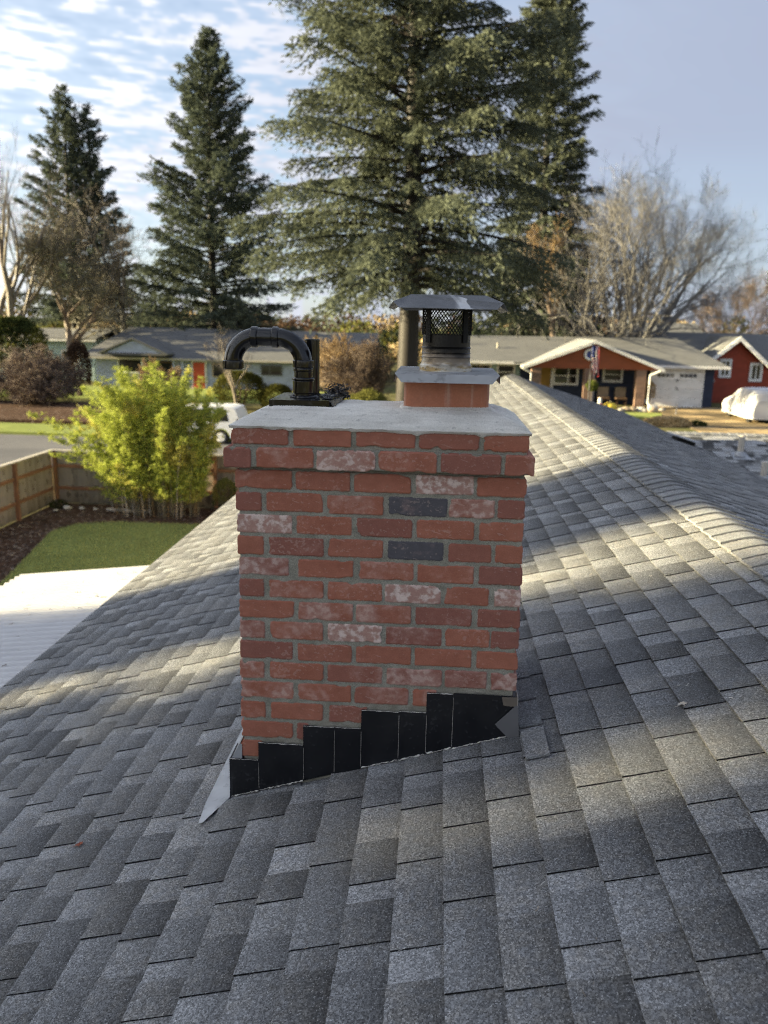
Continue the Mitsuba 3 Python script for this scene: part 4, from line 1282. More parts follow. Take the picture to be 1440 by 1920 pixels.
gold = np.where(meshkit.noise(C * 1.7, 4) > 0.62, FOL.index('bamboogold'), FOL.index('bamboo'))
leaf_mesh(m, C, Dv, r.uniform(.10, .19, len(C)), r.uniform(.014, .026, len(C)), gold, Tn, r)
part(bam, 'foliage', m, 'm_leaf', kind='stuff')
m = MB().tube(np.array([(-8.35, 18.55, GZ + .07), (-7.75, 18.50, GZ + .075), (-7.1, 18.47, GZ + .065)]), [0.045, 0.05, 0.042], 8, pu('pvc', .6))
whole('pale_log', m, 'm_paint', 'pale pole lying on the mulch in front of the bamboo', 'log')
for k, (x, y, s) in enumerate([(-9.55, 18.7, .10), (-9.15, 18.75, .07), (-8.75, 18.72, .06), (-9.75, 18.4, .06)]):
    b = trimesh.creation.icosphere(2, s)
    b.vertices *= 0.75 + 0.5 * meshkit.noise(b.vertices * 14 + k)[:, None]
    b.apply_scale((1.2, 1, .7))
    whole('garden_stone', MB().tm(b.apply_translation((x, y, GZ + s * .4)), pu('offwhite', .5)), 'm_paint', ('larger pale stone on the mulch near the fence corner', 'pale stone on the mulch, second from the fence corner', 'small pale stone on the mulch next to the pale pole', 'small pale stone nearest the left fence')[k], 'stone', 'pale stones by the fence corner', smooth=True)
# lawn blades and mulch chips
r = np.random.default_rng(71)
n = 70000
x, y = r.uniform(-8.8, -1.8, n), r.uniform(7.5, 17.4, n)
from shapely.geometry import Polygon
from shapely import contains_xy
ok = contains_xy(Polygon(LAWN), x, y)
x, y = x[ok], y[ok]
n = len(x)
hgt = r.uniform(.03, .075, n)
m = MB()
leaf_mesh(m, np.stack([x, y, GZ + .03 + hgt / 2], 1), unit(np.stack([r.normal(0, .5, n), r.normal(0, .5, n), np.ones(n)], 1)), hgt * 1.2, 0.012, FOL.index('grass'), np.clip(.75 + .45 * meshkit.fbm(np.stack([x * .8, y * .8, x * 0], -1), 3, 3) + r.normal(0, .12, n), .05, 1.6), r)
whole('grass', m, 'm_leaf', 'mown green grass of the yard lawn', 'grass', kind='stuff')
n = 9000
x, y = r.uniform(-10.2, -1.7, n), r.uniform(10.5, 19.35, n)
ok = ~contains_xy(Polygon(LAWN).buffer(-.06), x, y)
x, y = x[ok], y[ok]
n = len(x)
v, f = cards(np.stack([x, y, GZ + .02 + r.uniform(0, .03, n)], 1), unit(np.stack([r.normal(size=n), r.normal(size=n), r.normal(0, .25, n)], 1)), r.uniform(.04, .13, n), r.uniform(.02, .05, n), r, up=3)
m = MB()
m.v.append(v)
m.f.append(f)
m.u.append(np.repeat(np.stack([r.choice([PAL.index('soil'), PAL.index('browntwig'), PAL.index('darkwood'), PAL.index('tan')], n, p=[.4, .3, .2, .1]), r.uniform(.2, .8, n)], 1), 4, 0))
m.n = len(v)
whole('bark_mulch', m, 'm_paint', 'brown bark mulch and fallen leaves along the yard fence', 'mulch', kind='stuff')

# ------------------------------------------------------------------ houses across the street
def slab(m, quad, th, uv):
    """A sloped slab from four corners (counter clockwise from above)."""
    q = np.array(quad, float)
    m.add(np.vstack([q, q - [0, 0, th]]), np.array([[0, 1, 2, 3], [4, 7, 6, 5], [0, 4, 5, 1], [1, 5, 6, 2], [2, 6, 7, 3], [3, 7, 4, 0]]), uv)


def window(parent, x0, x1, z0, z1, y, mull=(), trans=(), fr=0.12, col='white'):
    m = MB()
    d = 0.07
    m.box((x0 - fr, y - d, z0 - fr), (x1 + fr, y, z0), pu(col))
    m.box((x0 - fr, y - d, z1), (x1 + fr, y, z1 + fr), pu(col))
    m.box((x0 - fr, y - d, z0), (x0, y, z1), pu(col))
    m.box((x1, y - d, z0), (x1 + fr, y, z1), pu(col))
    for t in mull:
        xx = x0 + (x1 - x0) * t
        m.box((xx - .045, y - d + .01, z0), (xx + .045, y - .003, z1), pu(col))
    for t in trans:
        zz = z0 + (z1 - z0) * t
        m.box((x0, y - d + .012, zz - .035), (x1, y - .004, zz + .035), pu(col))
    k = part(parent, 'window', m, 'm_paint')
    part(k, 'pane', MB().box((x0, y - 0.03, z0), (x1, y - 0.002, z1)), 'm_window')
    return k


def siding(m, x0, x1, z0, z1, y, uv, depth=6.0, step=0.19):
    m.box((x0, y, z0), (x1, y + depth, z1), uv)
    z = z0 + 0.1
    while z < z1 - 0.03:
        m.add([[x0, y - .002, z + step - .01], [x1, y - .002, z + step - .01], [x1, y - .022, z], [x0, y - .022, z], [x0, y - .002, z], [x1, y - .002, z]], [[0, 1, 2], [0, 2, 3], [3, 2, 5], [3, 5, 4]], uv)
        z += step


# blue house on the left
bl = thing('blue_house', 'light blue single storey house with orange front door and grey roof on the left', 'house')
m = MB()
siding(m, -26.6, -10.4, GZ, -2.25, 61, pu('skyblue'), 8)
part(bl, 'wall', m, 'm_paint')
m = MB()
slab(m, [(-27.6, 60.3, -2.30), (-9.6, 60.3, -2.42), (-9.6, 65.5, -0.12), (-25.4, 65.5, -0.06)], .16, (.6, .5))
slab(m, [(-27.6, 70.7, -2.30), (-27.6, 60.3, -2.305), (-25.4, 65.5, -0.063), (-25.4, 65.6, -0.063)], .16, (.6, .5))
slab(m, [(-9.6, 65.5, -0.125), (-9.6, 70.7, -2.42), (-27.6, 70.7, -2.31), (-25.4, 65.5, -0.065)], .16, (.6, .5))
rk = part(bl, 'roof', m, 'm_farroof')
m = MB()
m.box((-27.6, 60.16, -2.50), (-9.6, 60.29, -2.36), pu('pvc', .35))
part(bl, 'gutter', m, 'm_paint')
m = MB()
for s in (-1, 1):
    q = [(-22.95, 59.3, -0.80), (-22.95 + s * 2.75, 59.3, -1.98), (-22.95 + s * 2.75, 62.3, -1.98), (-22.95, 63.6, -0.80)]
    slab(m, q, .13, (.5, .5))
part(bl, 'gable_roof', m, 'm_farroof')
m = MB()
m.prism([(-25.2, -1.98), (-20.7, -1.98), (-22.95, -1.0)], 59.55, 62, pu('skyblue', .75))
part(bl, 'gable', m, 'm_paint')
m = MB()
m.box((-25.5, 59.48, -2.16), (-20.4, 59.60, -1.985), pu('darkgrey'))
part(bl, 'beam', m, 'm_paint')
window(bl, -24.7, -22.9, -3.5, -2.55, 60.97, col='white')
window(bl, -22.3, -20.5, -3.9, -2.75, 60.97, col='darkwood', mull=(.5,))
window(bl, -13.2, -11.7, -3.45, -2.85, 60.97, col='darkgrey', mull=(.4,), fr=.09)
window(bl, -17.1, -15.6, -3.7, -2.75, 60.97, col='tan', fr=.09)
m = MB().box((-18.85, 60.86, GZ), (-17.62, 60.97, -2.55), pu('white', .4))
dk = part(bl, 'door_frame', m, 'm_paint')
m = MB().box((-18.68, 60.80, GZ + .03), (-17.78, 60.855, -2.66), pu('orange'))
part(bl, 'door', m, 'm_paint', label='orange front door')
for x in (-19.4, -20.1):
    part(bl, 'porch_post', MB().box((x - .06, 60.35, GZ), (x + .06, 60.47, -2.46), pu('skyblue', .7)), 'm_paint')

# pale green house, far left
pg = thing('green_house', 'pale green house wall half hidden by brown shrubs at the far left', 'house')
m = MB()
siding(m, -37.5, -28.9, GZ, -1.2, 66, pu('palegreen'), 7)
part(pg, 'wall', m, 'm_paint')
m = MB()
slab(m, [(-38.2, 65.3, -1.18), (-28.3, 65.3, -1.08), (-28.3, 69.5, -0.30), (-38.2, 69.5, -0.40)], .15, (.7, .5))
slab(m, [(-28.3, 69.5, -0.305), (-28.3, 73.7, -1.08), (-38.2, 73.7, -1.18), (-38.2, 69.5, -0.405)], .15, (.7, .5))
part(pg, 'roof', m, 'm_farroof')
part(pg, 'gutter', MB().box((-38.2, 65.14, -1.36), (-28.3, 65.28, -1.20), pu('white')), 'm_paint')
window(pg, -31.6, -30.3, -3.2, -2.2, 65.97)

# tan house between the trees
tn = thing('tan_house', 'small tan roofed house half hidden behind shrubs left of the fir trunk', 'house')
m = MB()
siding(m, -11.6, -5.6, GZ, -2.2, 73, pu('palegreen', .35), 5)
part(tn, 'wall', m, 'm_paint')
m = MB()
slab(m, [(-12.2, 72.4, -2.25), (-5.2, 72.4, -2.25), (-5.2, 76.2, -0.25), (-12.2, 76.2, -0.25)], .15, (1.0, .5))
slab(m, [(-5.2, 76.2, -0.255), (-5.2, 80.0, -2.25), (-12.2, 80.0, -2.25), (-12.2, 76.2, -0.255)], .15, (1.0, .5))
part(tn, 'roof', m, 'm_farroof')
window(tn, -10.2, -7.6, -3.4, -2.6, 72.97, col='white', mull=(.5,))

# navy house with the porch gable
nv = thing('navy_house', 'navy blue house with brown porch gable, brick columns and a white garage door', 'house')
m = MB()
siding(m, 6.5, 15.3, GZ, -1.90, 56.6, pu('navy'), 7)
siding(m, 15.31, 19.75, GZ, -1.86, 55.6, pu('navy'), 8)
part(nv, 'wall', m, 'm_paint')
m = MB()
siding(m, 1.0, 6.49, GZ, -1.95, 56.9, pu('palegreen', .75), 7)
part(nv, 'wing_wall', m, 'm_paint', label='pale grey wall of the left wing')
m = MB()
slab(m, [(0.2, 55.5, -1.80), (20.5, 55.0, -1.82), (18.5, 61.2, -0.02), (0.2, 61.2, -0.14)], .14, (.55, .5))
slab(m, [(20.5, 55.0, -1.825), (20.5, 67.4, -1.82), (18.5, 61.2, -0.022), (18.5, 61.2, -0.022)], .14, (.45, .5))
slab(m, [(0.2, 61.2, -0.145), (18.5, 61.2, -0.025), (20.5, 67.4, -1.83), (0.2, 67.0, -1.80)], .14, (.5, .5))
part(nv, 'roof', m, 'm_farroof')
m = MB()
m.box((14.9, 54.86, -1.985), (20.55, 54.99, -1.80), pu('white'))
m.box((0.2, 55.36, -1.985), (6.45, 55.49, -1.80), pu('white'))
part(nv, 'gutter', m, 'm_paint')
gx, gz = 11.05, -0.17
m = MB()
for s in (-1, 1):
    e = 6.35 if s < 0 else 15.65
    slab(m, [(gx, 53.3, gz), (e, 53.3, -1.98), (e, 58.0, -1.98), (gx, 60.5, gz)], .10, (1.15, .5))
part(nv, 'porch_roof', m, 'm_farroof')
m = MB()
for s in (-1, 1):
    e = 6.30 if s < 0 else 15.70
    m.prism([(gx, gz - .02), (gx, gz - .24), (e, -2.20), (e, -1.98)], 53.14, 53.29, pu('white'))
part(nv, 'rake_board', m, 'm_paint')
m = MB()
m.prism([(6.75, -2.10), (15.35, -2.10), (15.35, -2.02), (gx, gz - .20), (6.75, -2.02)], 53.62, 53.85, pu('gable'))
for z in np.arange(-1.95, -.45, .16):
    hw = (gz - .20 - z) / 1.85 * 4.3
    if hw > .3:
        m.box((gx - hw + .2, 53.605, z), (gx + hw - .2, 53.618, z + .012), pu('gable', .2))
part(nv, 'gable', m, 'm_paint')
for x in (6.95, 10.50, 13.98):
    m = MB()
    rr = np.random.default_rng(int(x * 10))
    z = GZ
    k = 0
    while z < -2.12:
        for q in range(2):
            off = 0 if k % 2 else .16
            xa = x + (q * .33 + off if q else 0)
            xb = x + (.32 + off - .01 if not q else .65)
            o = rr.uniform(0, .02)
            m.box((xa, 53.60 - o, z), (xb, 54.2, z + .088), pu('columnbrick', rr.uniform(.25, .85)))
        z += .10
        k += 1
    m.box((x + .01, 53.62, GZ), (x + .64, 54.18, -2.11), pu('stone', .4))
    part(nv, 'column', m, 'm_paint', label='porch column of brown brick')
window(nv, 8.95, 10.45, -3.25, -2.15, 56.57, mull=(.62,), trans=(.45,), fr=.17)
window(nv, 12.45, 13.55, -2.98, -2.12, 56.57, trans=(.45,), fr=.17)
window(nv, 3.0, 4.3, -3.05, -2.18, 56.87, trans=(.5,), fr=.14)
window(nv, 4.95, 6.0, -3.05, -2.18, 56.87, trans=(.5,), fr=.14)
m = MB().box((7.72, 56.50, GZ), (8.62, 56.575, -2.20), pu('yellowdoor'))
part(nv, 'door', m, 'm_paint', label='yellow brown front door')
part(nv, 'corner_trim', MB().box((8.66, 56.46, GZ), (8.84, 56.56, -2.1), pu('white')), 'm_paint')
part(nv, 'corner_trim', MB().box((11.62, 56.46, GZ), (11.78, 56.56, -2.1), pu('skyblue')), 'm_paint')
m = MB()
m.box((15.40, 55.48, GZ), (15.56, 55.59, -2.02), pu('white'))
m.box((18.90, 55.48, GZ), (19.06, 55.59, -2.02), pu('white'))
m.box((15.40, 55.475, -2.20), (19.06, 55.585, -2.03), pu('white', .6))
fk = part(nv, 'garage_frame', m, 'm_paint')
m = MB()
for k in range(4):
    z0 = GZ + .03 + k * .612
    m.box((15.565, 55.52, z0), (18.895, 55.575, z0 + .600), pu('white', .62))
    for q in range(4):
        if k < 3:
            xa = 15.66 + q * .82
            m.box((xa, 55.508, z0 + .09), (xa + .70, 55.522, z0 + .51), pu('white', .55))
gk = part(nv, 'garage_door', m, 'm_paint', label='white panelled garage door')
for s in (15.85, 17.40):
    for q in range(4):
        part(gk, 'pane', MB().box((s + q * .30, 55.500, -2.62), (s + q * .30 + .24, 55.518, -2.38)), 'm_window')
m = MB()
for z in (-2.95, -3.5):
    m.box((17.17, 55.49, z), (17.22, 55.515, z + .2), pu('black'))
    m.box((17.28, 55.49, z), (17.33, 55.515, z + .2), pu('black'))
part(gk, 'handle', m, 'm_paint')
for x0, y0, nm in ((15.25, 53.45, 0), (6.55, 53.45, 1)):
    m = MB().tube(np.array([(x0 + .35 * (1 - 2 * nm), y0 - .1, -2.02), (x0 + .3 * (1 - 2 * nm), y0 - .05, -2.10), (x0 - .35 * (1 - 2 * nm), y0 + .1, -2.42), (x0 - .38 * (1 - 2 * nm), y0 + .12, -2.6), (x0 - .38 * (1 - 2 * nm), y0 + .12, -4.3), (x0 - .25 * (1 - 2 * nm), y0 - .25, -4.55)]), .065, 8, pu('white'))
    part(nv, 'downspout', m, 'm_paint')
rb = MB()
rb.tube(np.array([(2.6 + 3 * k, 59, -.75 + 0) for k in (0,)] + [(2.6, 59, -.35)]), .07, 8, pu('pvc'))
part(nv, 'vent_pipe', rb, 'm_paint')
rb = MB().tube(np.array([(4.9, 58.3, -1.1), (4.9, 58.3, -.58)]), .08, 8, pu('pvc'))
part(nv, 'vent_pipe', rb, 'm_paint')
m = MB()
for a in np.linspace(0, 2 * np.pi, 21)[:-1]:
    b = trimesh.creation.icosphere(1, .095)
    m.tm(b.apply_translation((10.78 + .33 * math.cos(a), 53.52, -1.14 + .33 * math.sin(a))), pu('white', .7))
k = whole('wreath', m, 'm_paint', 'round white wreath hung on the brown porch gable', 'wreath', smooth=True)
m = MB().tube(np.array([(10.78, 53.55, -1.14), (10.78, 53.60, -1.14)]), .25, 16, pu('flagblue', .9))
part(k, 'centre', m, 'm_paint')

# porch things
fp = thing('flagpole', 'slim pole with a hanging flag in front of the porch', 'flagpole')
m = MB().tube(np.array([(9.88, 48, GZ), (9.88, 48, -0.28)]), .035, 8, pu('darkgrey'))
part(fp, 'pole', m, 'm_paint')
fl = thing('flag', 'folded striped red and white flag with blue canton hanging from the slim pole', 'flag')
r = np.random.default_rng(81)
nst = 13
for k in range(nst):
    zt = -.42
    m = MB()
    ca = np.linspace(0, 1, 5)
    xx = 9.90 + .034 * (k + ca)
    zz = np.linspace(zt - .10 * (k / nst), -2.05 + .25 * math.sin(k * .9), 12)
    fold = lambda z: .06 * np.sin(xx * 34 + z * 1.3)
    top = 0.72 if k < 7 else 0.0
    for z0, z1, c in ((zz[0], zz[0] - top, 'flagblue'), (zz[0] - top, zz[-1], 'flagred' if k % 2 == 0 else 'white')):
        if z0 - z1 < .02:
            continue
        zs_ = np.linspace(z0, z1, 7)
        gsh = np.stack([np.stack([xx * 0.999 + .03 * np.sin(z * 2.2), 47.96 + fold(z), np.full(5, z)], 1) for z in zs_], 0)
        m.sheet(gsh, pu(c, .55))
        m.sheet(gsh + [0, .004, 0], pu(c, .55))
    part(fl, 'stripe', m, 'm_paint')
bush('flower_basket', 'round pale flower basket beside the slim flagpole', (10.35, 49.6, -2.95), (.45, .42, .42), 1500, 'moss', 401, size=.11, tone=.9, cat='flower basket', flatbase=False, stems=False, mixfol='drygrass')
m = MB().tube(np.array([(10.35, 49.6, GZ), (10.35, 49.6, -3.2)]), .04, 8, pu('darkgrey'))
whole('basket_post', m, 'm_paint', 'dark post under the round flower basket', 'post')
m = MB()
b = trimesh.creation.icosphere(3, .36)
b.apply_scale((1.15, 1, .82))
m.tm(b.apply_translation((11.75, 50.6, -4.34)), pu('gold', .75))
m.tube(np.array([(11.75, 50.6, -4.06), (11.8, 50.6, -3.97)]), .04, 6, pu('mosstwig'))
whole('garden_globe', m, 'm_paint', 'round yellow globe on the ground by the porch', 'garden ornament', smooth=40)
m = MB()
m.sheet(lathe([(0.0, .0), (.2, .0), (.22, .05), (.13, .42), (.16, .55), (.10, .68), (.13, .78), (.09, .92), (0, .96)], (11.05, 50.4, GZ), 16), pu('white', .6))
m.sheet(lathe([(.165, .40), (.185, .44), (.175, .56), (.12, .60)], (11.05, 50.4, GZ), 16), pu('flagred', .6))
whole('garden_figure', m, 'm_paint', 'small white and red garden figure by the porch', 'garden ornament', smooth=True)
r = np.random.default_rng(83)
for k in range(9):
    s = r.uniform(.16, .30)
    b = trimesh.creation.icosphere(2, s)
    b.vertices *= .7 + .6 * meshkit.noise(b.vertices * 6 + k * 3)[:, None]
    b.apply_scale((1.3, 1, .8))
    whole('boulder', MB().tm(b.apply_translation((12.2 + k * .42 + r.uniform(-.1, .1), 51.6 + r.uniform(-.3, .3) + (k > 6) * 1.2, GZ + s * .5)), pu(r.choice(['stone', 'offwhite', 'tan']), r.uniform(.4, .7))), 'm_paint', f"pale boulder edging the front lawn, {('first', 'second', 'third', 'fourth', 'fifth', 'sixth', 'seventh', 'eighth', 'ninth')[k]} from the left in its row", 'boulder', 'boulders edging the front lawn', smooth=True)
for k, (x, lab) in enumerate([(12.0, 'brown wicker chair on the porch left of the second window'), (13.2, 'brown wicker chair on the porch under the second window')]):
    ch = thing('porch_chair', lab, 'chair')
    part(ch, 'seat', MB().box((x, 55.6, -4.28), (x + .75, 56.3, -4.15), pu('darkwood', .8)), 'm_paint')
    part(ch, 'backrest', MB().box((x, 56.25, -4.15), (x + .75, 56.35, -3.45), pu('tan', .35)), 'm_paint')
    m = MB()
    for a in (x + .05, x + .65):
        for b_ in (55.65, 56.2):
            m.box((a, b_, GZ), (a + .06, b_ + .06, -4.28), pu('darkwood'))
    part(ch, 'legs', m, 'm_paint')
bush('white_shrub', 'whitish flowering shrub at the left edge of the garage door', (15.15, 54.6, -3.6), (.55, .5, .95), 1700, 'drygrass', 402, size=.10, tone=.85, stems=True)
m = MB().tube(np.array([(15.85, 50.2, GZ), (15.86, 50.2, -3.95)]), .035, 6, pu('offwhite'))
whole('driveway_marker', m, 'm_paint', 'thin white stake standing at the driveway edge', 'stake')

# red house
rd = thing('red_house', 'bright red house with white gable boards and two white windows', 'house')
ax, az_, hw, dz = 22.62, .20, 2.45, 2.10
m = MB()
m.prism([(19.9, GZ), (27.2, GZ), (27.2, -2.0), (25.0, -2.0), (ax, az_ - .18), (20.2, -2.0), (19.9, -2.0)], 60.2, 67, pu('red'))
for z in np.arange(GZ + .1, -.3, .2):
    xr = 27.1 if z < -2.05 else ax + hw * (az_ - .25 - z) / dz - .1
    xl = 19.95 if z < -2.05 else ax - hw * (az_ - .25 - z) / dz + .1
    m.add([[xl, 60.198, z + .19], [xr, 60.198, z + .19], [xr, 60.178, z], [xl, 60.178, z]], [[0, 1, 2, 3]], pu('red', .5))
part(rd, 'wall', m, 'm_paint')
m = MB()
for s in (-1, 1):
    slab(m, [(ax, 59.6, az_), (ax + s * hw, 59.6, az_ - dz), (ax + s * hw, 66, az_ - dz), (ax, 68, az_)], .12, (.7, .5))
slab(m, [(17.0, 62.0, -1.6), (32, 62.0, -1.6), (32, 67.5, .42), (17.0, 67.5, .42)], .12, (.7, .5))
slab(m, [(32, 67.5, .415), (32, 73, -1.6), (17, 73, -1.6), (17, 67.5, .415)], .12, (.7, .5))
part(rd, 'roof', m, 'm_farroof')
m = MB()
for s in (-1, 1):
    m.prism([(ax, az_ + .03), (ax, az_ - .30), (ax + s * (hw + .08), az_ - dz - .34), (ax + s * (hw + .08), az_ - dz - .04)], 59.42, 59.59, pu('white', .75))
part(rd, 'rake_board', m, 'm_paint')
window(rd, 21.72, 22.22, -2.62, -1.62, 60.17, mull=(.5,), fr=.2)
window(rd, 23.95, 24.5, -2.86, -1.86, 60.17, mull=(.5,), fr=.2)
m = MB().tube(np.array([(21.1, 60.12, -3.05), (21.1, 60.02, -3.05)]), .16, 12, pu('white'))
part(rd, 'wall_lamp', m, 'm_paint')
m = MB()
slab(m, [(16.5, 78, -1.2), (27, 78, -1.2), (27, 85, 1.35), (21.0, 85, 1.35)], .15, (.45, .5))
gh = thing('grey_house', 'dark grey roof rising behind the red house', 'house')
part(gh, 'roof', m, 'm_farroof')
m = MB()
siding(m, 17.2, 26.5, GZ, -1.25, 78.7, pu('tan'), 5)
part(gh, 'wall', m, 'm_paint')
bg = thing('far_house', 'far grey hip roof behind the blue house', 'house')
m = MB()
slab(m, [(-31, 88, -1.2), (-20.4, 88, -1.2), (-24.5, 93, .60), (-27.5, 93, .60)], .15, (.35, .5))
part(bg, 'roof', m, 'm_farroof')
m = MB()
siding(m, -30.4, -21, GZ, -1.25, 88.6, pu('tan'), 4)
part(bg, 'wall', m, 'm_paint')
bush('orange_hedge', 'rusty orange hedge behind the pale green house', (-30.0, 72, -.55), (3.4, 1.4, .9), 3000, 'drygrass', 412, size=.2, tone=.1, stems=False)
bush('orange_hedge', 'rusty orange hedge beyond the far grey roof', (-24.5, 100, .2), (4.6, 1.5, 1.3), 3000, 'drygrass', 413, size=.25, tone=.1, stems=False)

# garage with vent pipes beyond the right eave
ga = thing('garage', 'low garage roof with plumbing vents beyond the right eave of the house', 'garage')
GR, GY = -1.86, 17.0
m = MB()
m.prism([(12.4, GZ), (17.0 + 4.2, GZ), (17.0 + 4.2, GR - .31 * 4.2 - .15), (17.0, GR - .15), (12.4, GR - .31 * 4.6 - .15)], 5.6, 14, pu('tan'), axis='x')
part(ga, 'wall', m, 'm_paint')
m = MB()
slab(m, [(5.4, 12.2, GR - .31 * 4.8), (14.2, 12.2, GR - .31 * 4.8), (14.2, GY, GR), (5.4, GY, GR)], .1, (.2, .5))
slab(m, [(14.2, GY, GR - .003), (14.2, 21.4, GR - .31 * 4.4), (5.4, 21.4, GR - .31 * 4.4), (5.4, GY, GR - .003)], .1, (.2, .5))
grk = part(ga, 'roof', m, 'm_shingle')
r = np.random.default_rng(91)
tg = math.atan(.31)


def g_place(v):
    s, x, h = v[:, 0], v[:, 1], v[:, 2]
    return np.stack([x, GY - s * math.cos(tg) - h * math.sin(tg), GR - s * math.sin(tg) + h * math.cos(tg)], 1)


m = MB()
for c in range(34):
    sb = 0.12 + (c + 1) * EXPO
    x = 5.4 - r.uniform(0, .4)
    while x < 14.2:
        w = r.choice([.14, .2, .26, .32])
        v, f = shingle_piece(g_place, sb, x, x + w, 0.0125 if r.uniform() < .6 else .0085, None, r)
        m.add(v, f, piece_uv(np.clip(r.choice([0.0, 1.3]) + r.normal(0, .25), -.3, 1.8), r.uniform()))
        x += w
part(grk, 'shingle_field', m, 'm_shingle', kind='stuff')
for k in range(44):
    x = 5.4 + k * .20
    m = MB()
    prof = np.array([(-.16, -.0496), (-.08, -.022), (-.02, -.002), (.02, -.002), (.08, -.022), (.16, -.0496)])
    top = np.vstack([np.stack([np.full(6, x), GY + prof[:, 0], GR + prof[:, 1] + .03], 1), np.stack([np.full(6, x + .25), GY + prof[:, 0], GR + prof[:, 1] + .016], 1)])
    v = np.vstack([top, top - [0, 0, .012]])
    q = np.arange(5)
    f = np.vstack([np.stack([q, q + 1, q + 7, q + 6], 1), np.stack([q + 12, q + 13, q + 1, q], 1)])
    m.add(v, f, (np.clip(.75 + r.normal(0, .25), .1, 1.1), r.uniform()))
    part(grk, 'ridge_cap', m, 'm_shingle')


def vent_pipe(x, y, h, label):
    z = GR - .31 * (GY - y) + .012
    k = thing('plumbing_vent', label, 'vent pipe')
    m = MB().tube(np.array([(x, y, z - .1), (x, y, z + h - .006), (x, y, z + h)]), [.065, .065, .06], 18, pu('pvc', .75))
    part(k, 'pipe', m, 'm_paint', smooth=40)
    m = MB()
    v = g_place(np.array([[(GY - y) / math.cos(tg) + a, x + b, .012] for a, b in ((-.17, -.17), (-.17, .17), (.20, .20), (.20, -.20))]))
    c = np.array([[x + .075 * math.cos(a), y + .075 * math.sin(a), z + .10] for a in np.linspace(0, 2 * np.pi, 13)[:-1]])
    b0 = np.array([[x + .12 * math.cos(a), y + .12 * math.sin(a), z + .02 + .31 * .12 * math.sin(a)] for a in np.linspace(0, 2 * np.pi, 13)[:-1]])
    m.add(v, [[0, 1, 2, 3]])
    q = np.arange(12)
    m.add(np.vstack([b0, c]), np.stack([q, (q + 1) % 12, (q + 1) % 12 + 12, q + 12], 1))
    part(k, 'flashing', m, 'm_galv')


vent_pipe(7.52, 15.85, .46, 'tan plumbing vent pipe with metal flashing on the garage roof')
vent_pipe(7.64, 14.72, .40, 'plumbing vent pipe on the garage roof at the right edge of the picture')
bv = thing('box_vent', 'low dark box vent near the right eave of the house roof', 'roof vent')
MR = slope_place(1)
sb = (4.63 - RX) / math.cos(TH)
m = MB()
m.box((sb - .16, 10.3, .0), (sb + .13, 10.62, .07), (0.1, .5), MR)
part(bv, 'body', m, 'm_soot')
m = MB()
m.box((sb - .24, 10.24, .072), (sb + .20, 10.68, .088), (0, 0), MR)
part(bv, 'hood', m, 'm_galv')

# covered car on the driveway, white van on the street
cc = thing('covered_car', 'car under a crinkled silver cover parked on the driveway', 'car')
r = np.random.default_rng(95)
nu, ns = 120, 96
Yc = np.linspace(45.6, 51.2, nu)
top = np.interp(Yc, [45.6, 45.75, 46.1, 47.6, 48.6, 49.4, 50.2, 50.9, 51.2], [1.40, 1.80, 1.98, 2.03, 1.90, 1.45, 1.25, 1.10, .85])
wid = np.interp(Yc, [45.6, 45.8, 46.3, 49.8, 50.8, 51.2], [.86, .98, 1.05, 1.05, .98, .80])
tt = np.linspace(-1, 1, ns)
grid = np.zeros((nu, ns, 3))
for i in range(nu):
    hem = 0.30
    a = np.abs(tt)
    xx = np.sign(tt) * wid[i] * np.where(a < .42, a / .42 * .80, .80 + .20 * np.clip((a - .42) / .22, 0, 1) ** .7 + .03 * np.clip((a - .64) / .36, 0, 1))
    zz = np.where(a < .42, top[i] - .05 * (a / .42) ** 2, top[i] - .05 - (top[i] - .05 - hem) * ((a - .42) / .58) ** 1.05)
    grid[i] = np.stack([19.85 + xx, np.full(ns, Yc[i]), GZ + zz], 1)
nrm = np.stack([np.sign(tt)[None] * np.clip((np.abs(tt)[None] - .35) * 3, 0, 1) + 0 * grid[..., 0], 0 * grid[..., 0], np.clip(1 - np.abs(tt)[None] * 1.6, 0, 1) + 0 * grid[..., 0]], -1)
crk = meshkit.fbm(np.stack([grid[..., 1] * 2.6, grid[..., 2] * 1.0 + grid[..., 0] * .6, grid[..., 0] * .8], -1), 4, 6) - .5
rdg = np.abs(meshkit.fbm(np.stack([grid[..., 1] * 1.8 + grid[..., 2] * 1.3, grid[..., 2] * .9, grid[..., 0]], -1), 3, 8) - .5) * 2
grid += nrm * (crk * .26 + (0.35 - rdg) * .16)[..., None] * np.clip(np.abs(tt)[None, :, None] * 1.8, .15, 1)
m = MB()
m.sheet(grid)
for row in (grid[0], grid[-1]):
    e = row.copy()
    low_ = e.copy()
    low_[:, 2] = GZ + .30
    mid = (e + low_) / 2
    m.sheet(np.stack([e, mid, low_], 1))
part(cc, 'cover', m, 'm_cover', smooth=True)
for x in (19.0, 20.55):
    for y in (46.6, 49.9):
        m = MB().tube(np.array([(x, y, GZ + .36), (x + .2, y, GZ + .36)]), .35, 20, pu('rubber'))
        part(cc, 'wheel', m, 'm_paint')
part(cc, 'underbody', MB().box((19.05, 45.9, GZ + .22), (20.65, 50.9, GZ + .6), pu('black')), 'm_paint')

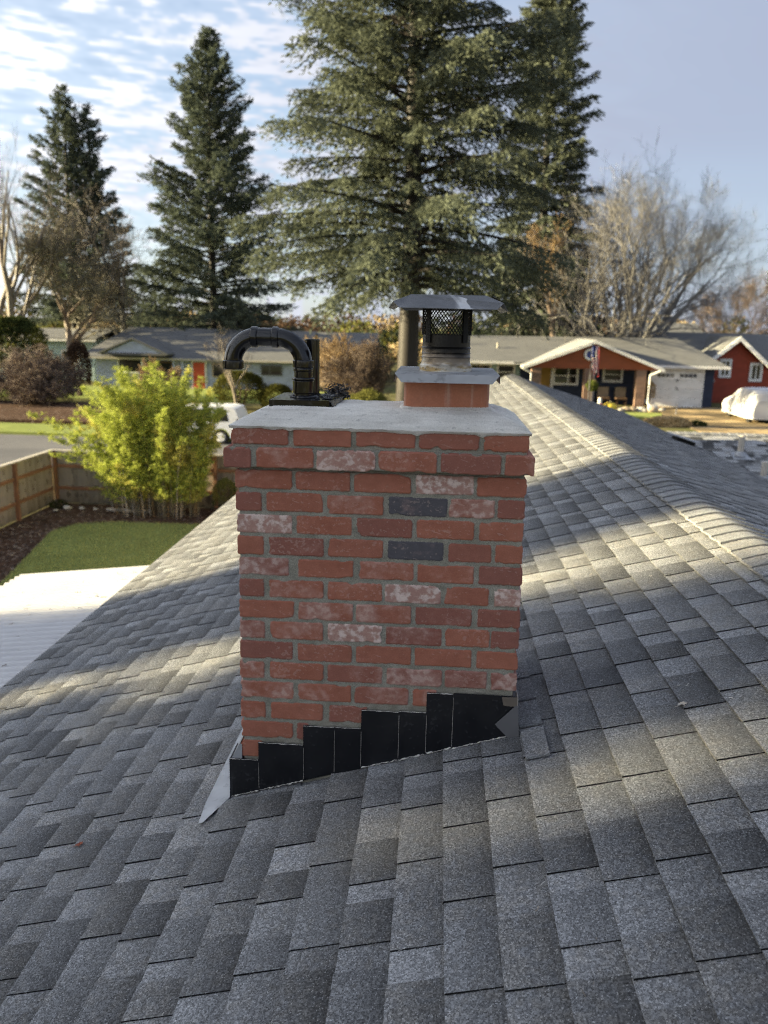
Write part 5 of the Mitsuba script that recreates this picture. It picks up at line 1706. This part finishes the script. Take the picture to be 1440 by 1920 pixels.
va = thing('white_van', 'white van parked on the street behind the bamboo', 'van')
yv, gzv = 31.6, GZ + .012
body = [(-12.25, .30), (-12.30, .75), (-11.5, .95), (-10.7, 1.50), (-10.3, 1.60), (-8.35, 1.62), (-8.02, 1.55), (-7.80, 1.0), (-7.74, .62), (-7.76, .28), (-8.24, .28)] + \
       [(-8.65 + .40 * math.cos(a), .30 + .40 * math.sin(a)) for a in np.linspace(0, np.pi, 12)] + [(-9.1, .22), (-10.95, .22)] + [(-11.40 + .40 * math.cos(a), .30 + .40 * math.sin(a)) for a in np.linspace(0, np.pi, 12)] + [(-11.9, .28)]
m = MB().prism([(a, gzv + b) for a, b in body], yv, yv + 1.75)
part(va, 'body', m, 'm_carpaint', smooth=30)
for q in ([(-11.25, 1.02), (-10.62, 1.45), (-10.15, 1.50), (-10.15, 1.0)], [(-10.05, 1.0), (-10.05, 1.51), (-9.05, 1.52), (-9.05, 1.0)], [(-8.95, 1.0), (-8.95, 1.52), (-8.40, 1.52), (-8.28, 1.0)]):
    part(va, 'window', MB().prism([(a, gzv + b) for a, b in q], yv - .006, yv + .02), 'm_window')
part(va, 'tail_light', MB().box((-7.98, yv - .012, gzv + .78), (-7.84, yv + .1, gzv + 1.12), pu('darkgrey', .5)), 'm_paint')
for x in (-8.65, -11.40):
    m = MB().tube(np.array([(x, yv - .01, gzv + .31), (x, yv + .2, gzv + .31)]), .31, 24, pu('rubber'))
    wk = part(va, 'wheel', m, 'm_paint', smooth=40)
    m = MB().tube(np.array([(x, yv - .03, gzv + .31), (x, yv - .012, gzv + .31)]), [.17, .20], 20, pu('white', .6))
    part(wk, 'rim', m, 'm_paint')
part(va, 'door_handle', MB().box((-9.3, yv - .03, gzv + .86), (-9.12, yv - .002, gzv + .90), pu('white', .4)), 'm_paint')

# far trees and ground beyond the houses, read as one mass
r = np.random.default_rng(99)
m = MB()
lim = MB()
C, F, Tn = [], [], []
for k in range(230):
    a = r.uniform(-1.25, .9)
    d = r.uniform(105, 190)
    x, y = .7 + d * math.sin(a), d * math.cos(a)
    hh_ = r.uniform(3.2, 7.0) * (d / 140) + .5
    ww = r.uniform(3, 7)
    n = 420
    p = r.normal(size=(n, 3))
    p = unit(p) * r.uniform(.4, 1, (n, 1)) ** .5
    p = np.array([x, y, GZ + hh_ * .5]) + p * [ww, ww, hh_ * .55]
    p[:, 2] = np.maximum(p[:, 2], GZ)
    C.append(p)
    F.append(np.full(n, r.choice([FOL.index(q) for q in ('firdark', 'brownshrub', 'olive', 'drygrass', 'hedge')], p=[.25, .3, .15, .15, .15])))
    Tn.append(np.clip(r.normal(.5, .15, n), .05, 1))
C = np.vstack(C)
leaf_mesh(m, C, unit(r.normal(size=C.shape)), .95, .5, np.concatenate(F), np.concatenate(Tn), r)
whole('far_woods', m, 'm_leaf', 'distant trees and brush beyond the houses', 'woods', kind='stuff')
m = MB()
m.prism([(-36.2, 46.5), (-13.4, 46.0), (-13.4, 36.9), (-60, 37.2), (-60, 47)], GZ - .05, GZ + .16, axis='z')
struct('mulch_bank', m, 'm_mulch')
TOTAL = sum(LAB.values())
print('triangles', TOTAL, 'entries', len(scene))
